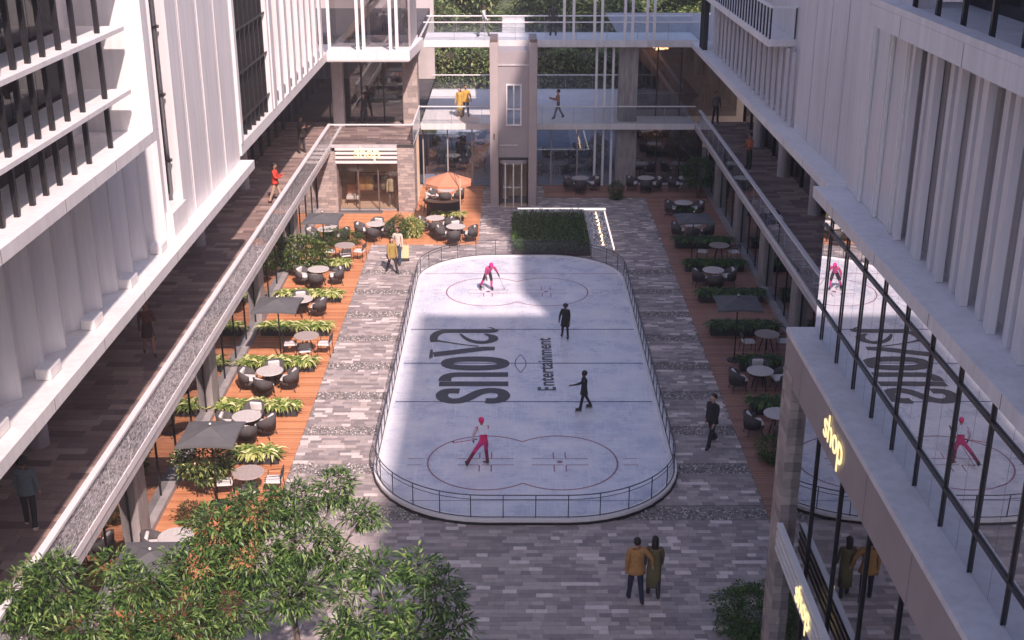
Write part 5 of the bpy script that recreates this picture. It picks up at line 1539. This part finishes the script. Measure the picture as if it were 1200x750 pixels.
PKM = cloth((.55,.03,.12), .4); STL = M['steel']
h0 = 12
t, P, lo, loc = skater('skater in pink racing suit and helmet in the near circle', 567, 546, h0, 1.55, 'near pink skater', top=PINK, bottom=(.62,.04,.2), gloves=(.02,.02,.02), shoe=(.02,.02,.02), helmet=(.85,.02,.16), sleeve=(.66,.55,.62), shin=(.22,.02,.06), legs=((-18,44,10),(30,4,48)), arms=((-26,30,44),(40,16,10)), lean=34, skin='light')
mb = MB(); 
bib = thing('race_bib', 'white bib on the back of the near pink skater', 'bib', loc, R(h0))
c_ = P['chest']; rr = Matrix.Rotation(R(-34),3,'X')
bb = MB().rbox(-.15,.15,-.168,-.118,-.16,.13,.02); bb.v = [tuple(P['chest'] + rr @ Vector(v) - Vector((0,0,lo))) for v in bb.v]; bb.build('cloth', cloth((.72,.74,.80)), bib)
for nm in 'lr':
    pass
stick('pink pole held out to the left by the near skater', P, lo, loc, h0, 'wril', at(531,519,ICE+.62), PKM)
stick('pink pole planted ahead by the near skater', P, lo, loc, h0, 'wrir', (*at(547,547,ICE)[:2], ICE+.02), PKM)
h1 = 200
t, P, lo, loc = skater('skater in pink and black bending forward in the far sunny circle', 572, 340, h1, 1.5, 'far pink skater', top=(.75,.1,.3), bottom=(.7,.06,.3), gloves=(.02,.02,.02), helmet=(.9,.02,.3), thigh=(.03,.02,.03), sleeve=(.35,.05,.15), legs=((20,6,40),(-12,16,18)), arms=((40,24,10),(20,30,10)), lean=46, skin='light')
stick('thin pole held at the left of the far skater', P, lo, loc, h1, 'wrir', (*at(566,337,ICE)[:2], ICE+.02), STL)
stick('thin pole trailing right of the far skater', P, lo, loc, h1, 'wril', (*at(591,339,ICE)[:2], ICE+.02), STL)
skater('skater in long black hooded coat standing near the far blue line', 662, 396, 170, 1.32, 'far black coated skater', top=(.016,.018,.02), bottom=(.015,.015,.018), style='afro', coat=(.33,(.016,.018,.02),1.15), legs=((12,5,6),(-10,5,8)), arms=((6,8,16),(10,16,30)), skin='dark', bulk=1.15)
skater('skater in black coat reaching left beside the Entertainment lettering', 684, 481, 96, 1.36, 'near black coated skater', top=(.02,.022,.024), bottom=(.015,.015,.018), style='afro', coat=(.4,(.02,.022,.024),1.1), legs=((14,3,4),(-18,3,10)), arms=((60,8,20),(-8,8,10)), skin='dark', bulk=1.1)
# left terrace
TZ = 3.602
def pt(u, v): return (*at(u, v, TZ)[:2], TZ)
person('person in teal shirt and dark trousers walking away on the left terrace', pt(38,618), 5, 1.72, top=(.13,.17,.19), bottom=(.02,.02,.025), shoe=(.6,.55,.5), style='afro', legs=((10,3,3),(-10,3,12)), arms=AREL, skin='mid', bulk=1.08, coat=(.49,(.13,.17,.19),1.05))
person('woman in floral dress and heels on the left terrace', pt(176,416), -160, 1.68, top=(.16,.06,.05), bottom=(.06,.03,.03), bare_legs=True, hair='red', style='short', skirt=(.36,(.06,.035,.03),1.0), legs=((14,3,4),(-12,3,12)), arms=((20,10,80),(4,8,12)), skin='mid')
person('man in red sweater and beige trousers leaning at the terrace rail', pt(324,237), -95, 1.72, top=(.62,.06,.03), bottom=(.50,.36,.25), shoe=(.06,.02,.02), legs=((18,4,4),(-14,4,10)), arms=((14,10,96),(14,10,90)), skin='mid', coat=(.49,(.62,.06,.03),1.0))
person('man in dark coat with folded arms near the shop terrace', pt(354,179), -130, 1.78, top=(.04,.03,.028), bottom=(.035,.03,.03), arms=FOLD, legs=STAND, coat=(.42,(.04,.03,.028),1.05), skin='mid')
person('person seen through glass hands on hips above the shop', (*at(427,147,TZ)[:2],TZ), 175, 1.75, top=(.03,.03,.035), bottom=(.03,.03,.035), shoe=(.7,.7,.7), arms=((10,30,60),(10,30,60)), legs=((4,8,4),(0,8,4)), skin='light')
# bridges
person('woman in yellow coat standing close to a man on the lower footbridge', (*at(539,137,TZ)[:2],TZ), 150, 1.66, top=(.55,.36,.08), bottom=(.3,.2,.08), style='long', hair='brown', coat=(.22,(.55,.36,.08),1.1), legs=STAND, arms=AREL, skin='light')
person('man in mustard jacket on the lower footbridge', (*at(546,136.5,TZ)[:2],TZ), 190, 1.76, top=(.62,.36,.06), bottom=(.04,.05,.08), coat=(.46,(.62,.36,.06),1.1), legs=STAND, arms=((10,14,40),(6,8,20)), skin='mid')
person('woman in rust top reading while walking right of the lift tower', (*at(654,139,TZ)[:2],TZ), 95, 1.66, top=(.36,.16,.11), bottom=(.07,.075,.1), legs=WALK, arms=((24,8,80),(24,8,80)), skin='mid')
person('person in white shirt walking on the upper footbridge', (*at(567,43,8.062)[:2],8.062), -100, 1.74, top=(.62,.62,.62), bottom=(.12,.13,.12), legs=WALK, arms=WARM, skin='dark')
person('person in dark clothes standing at the right of the upper footbridge', (*at(648,42,8.062)[:2],8.062), 10, 1.74, top=(.03,.03,.03), bottom=(.04,.04,.045), legs=STAND, arms=AREL, skin='dark')
# right terrace
person('man in grey shirt with hands behind him on the far right terrace', (*at(838,145,TZ)[:2],TZ), -160, 1.76, top=(.14,.13,.12), bottom=(.03,.03,.035), legs=STAND, arms=((-10,14,30),(-10,14,30)), skin='mid')
person('woman in orange patterned top on the right terrace', (*at(877,198,TZ)[:2],TZ), 120, 1.68, top=(.42,.12,.05), bottom=(.04,.05,.03), style='bun', legs=STAND, arms=((10,10,70),(10,10,60)), skin='mid')
# seated at the bar
sx, sy, _ = at(500, 243, .3)
person('person in white shirt sitting at the bar counter under the terracotta parasol', (sx, sy, DECK), -60, 1.70, top=(.72,.68,.62), bottom=(.02,.02,.025), hair='red', legs=((82,8,80),(82,8,80)), arms=((40,8,40),(35,8,45)), lean=6, sit=False, skin='light')
stl = thing('bar_stool', 'dark bar stool under the person in white shirt', 'stool', (sx, sy, DECK))
MB().lathe([(.17,.62),(.19,.64),(.19,.68),(.15,.70)], 14).build('seat', M['planter'], stl)
for k in range(4):
    a = R(45+90*k); MB().tube([(.1*math.cos(a),.1*math.sin(a),.62),(.2*math.cos(a),.2*math.sin(a),0)], .014, 5).build('leg', M['black'], stl)
# mannequin in the shop window
person('mannequin in cream hat and pale jacket behind the shop glass', (-6.25, 61.5, .08), 178, 1.8, top=(.52,.42,.26), bottom=(.14,.12,.11), helmet=(.75,.66,.45), legs=STAND, arms=AREL, coat=(.45,(.5,.42,.28),1.05), skin='light', name='mannequin')

# ================================================================== thin haze in the courtyard air
hm = bpy.data.materials.new('haze_air'); hm.use_nodes = True
hn = hm.node_tree.nodes; hn.remove(hn['Principled BSDF'])
pv = hn.new('ShaderNodeVolumePrincipled'); pv.inputs['Color'].default_value = (.95,.93,.97,1)
pv.inputs['Density'].default_value = .0010; pv.inputs['Anisotropy'].default_value = .1
hm.node_tree.links.new(pv.outputs['Volume'], hn['Material Output'].inputs['Volume'])
hz = MB().box(-420, 420, -220, 620, -1.2, 34.5).build('haze', hm); hz['kind'] = 'stuff'
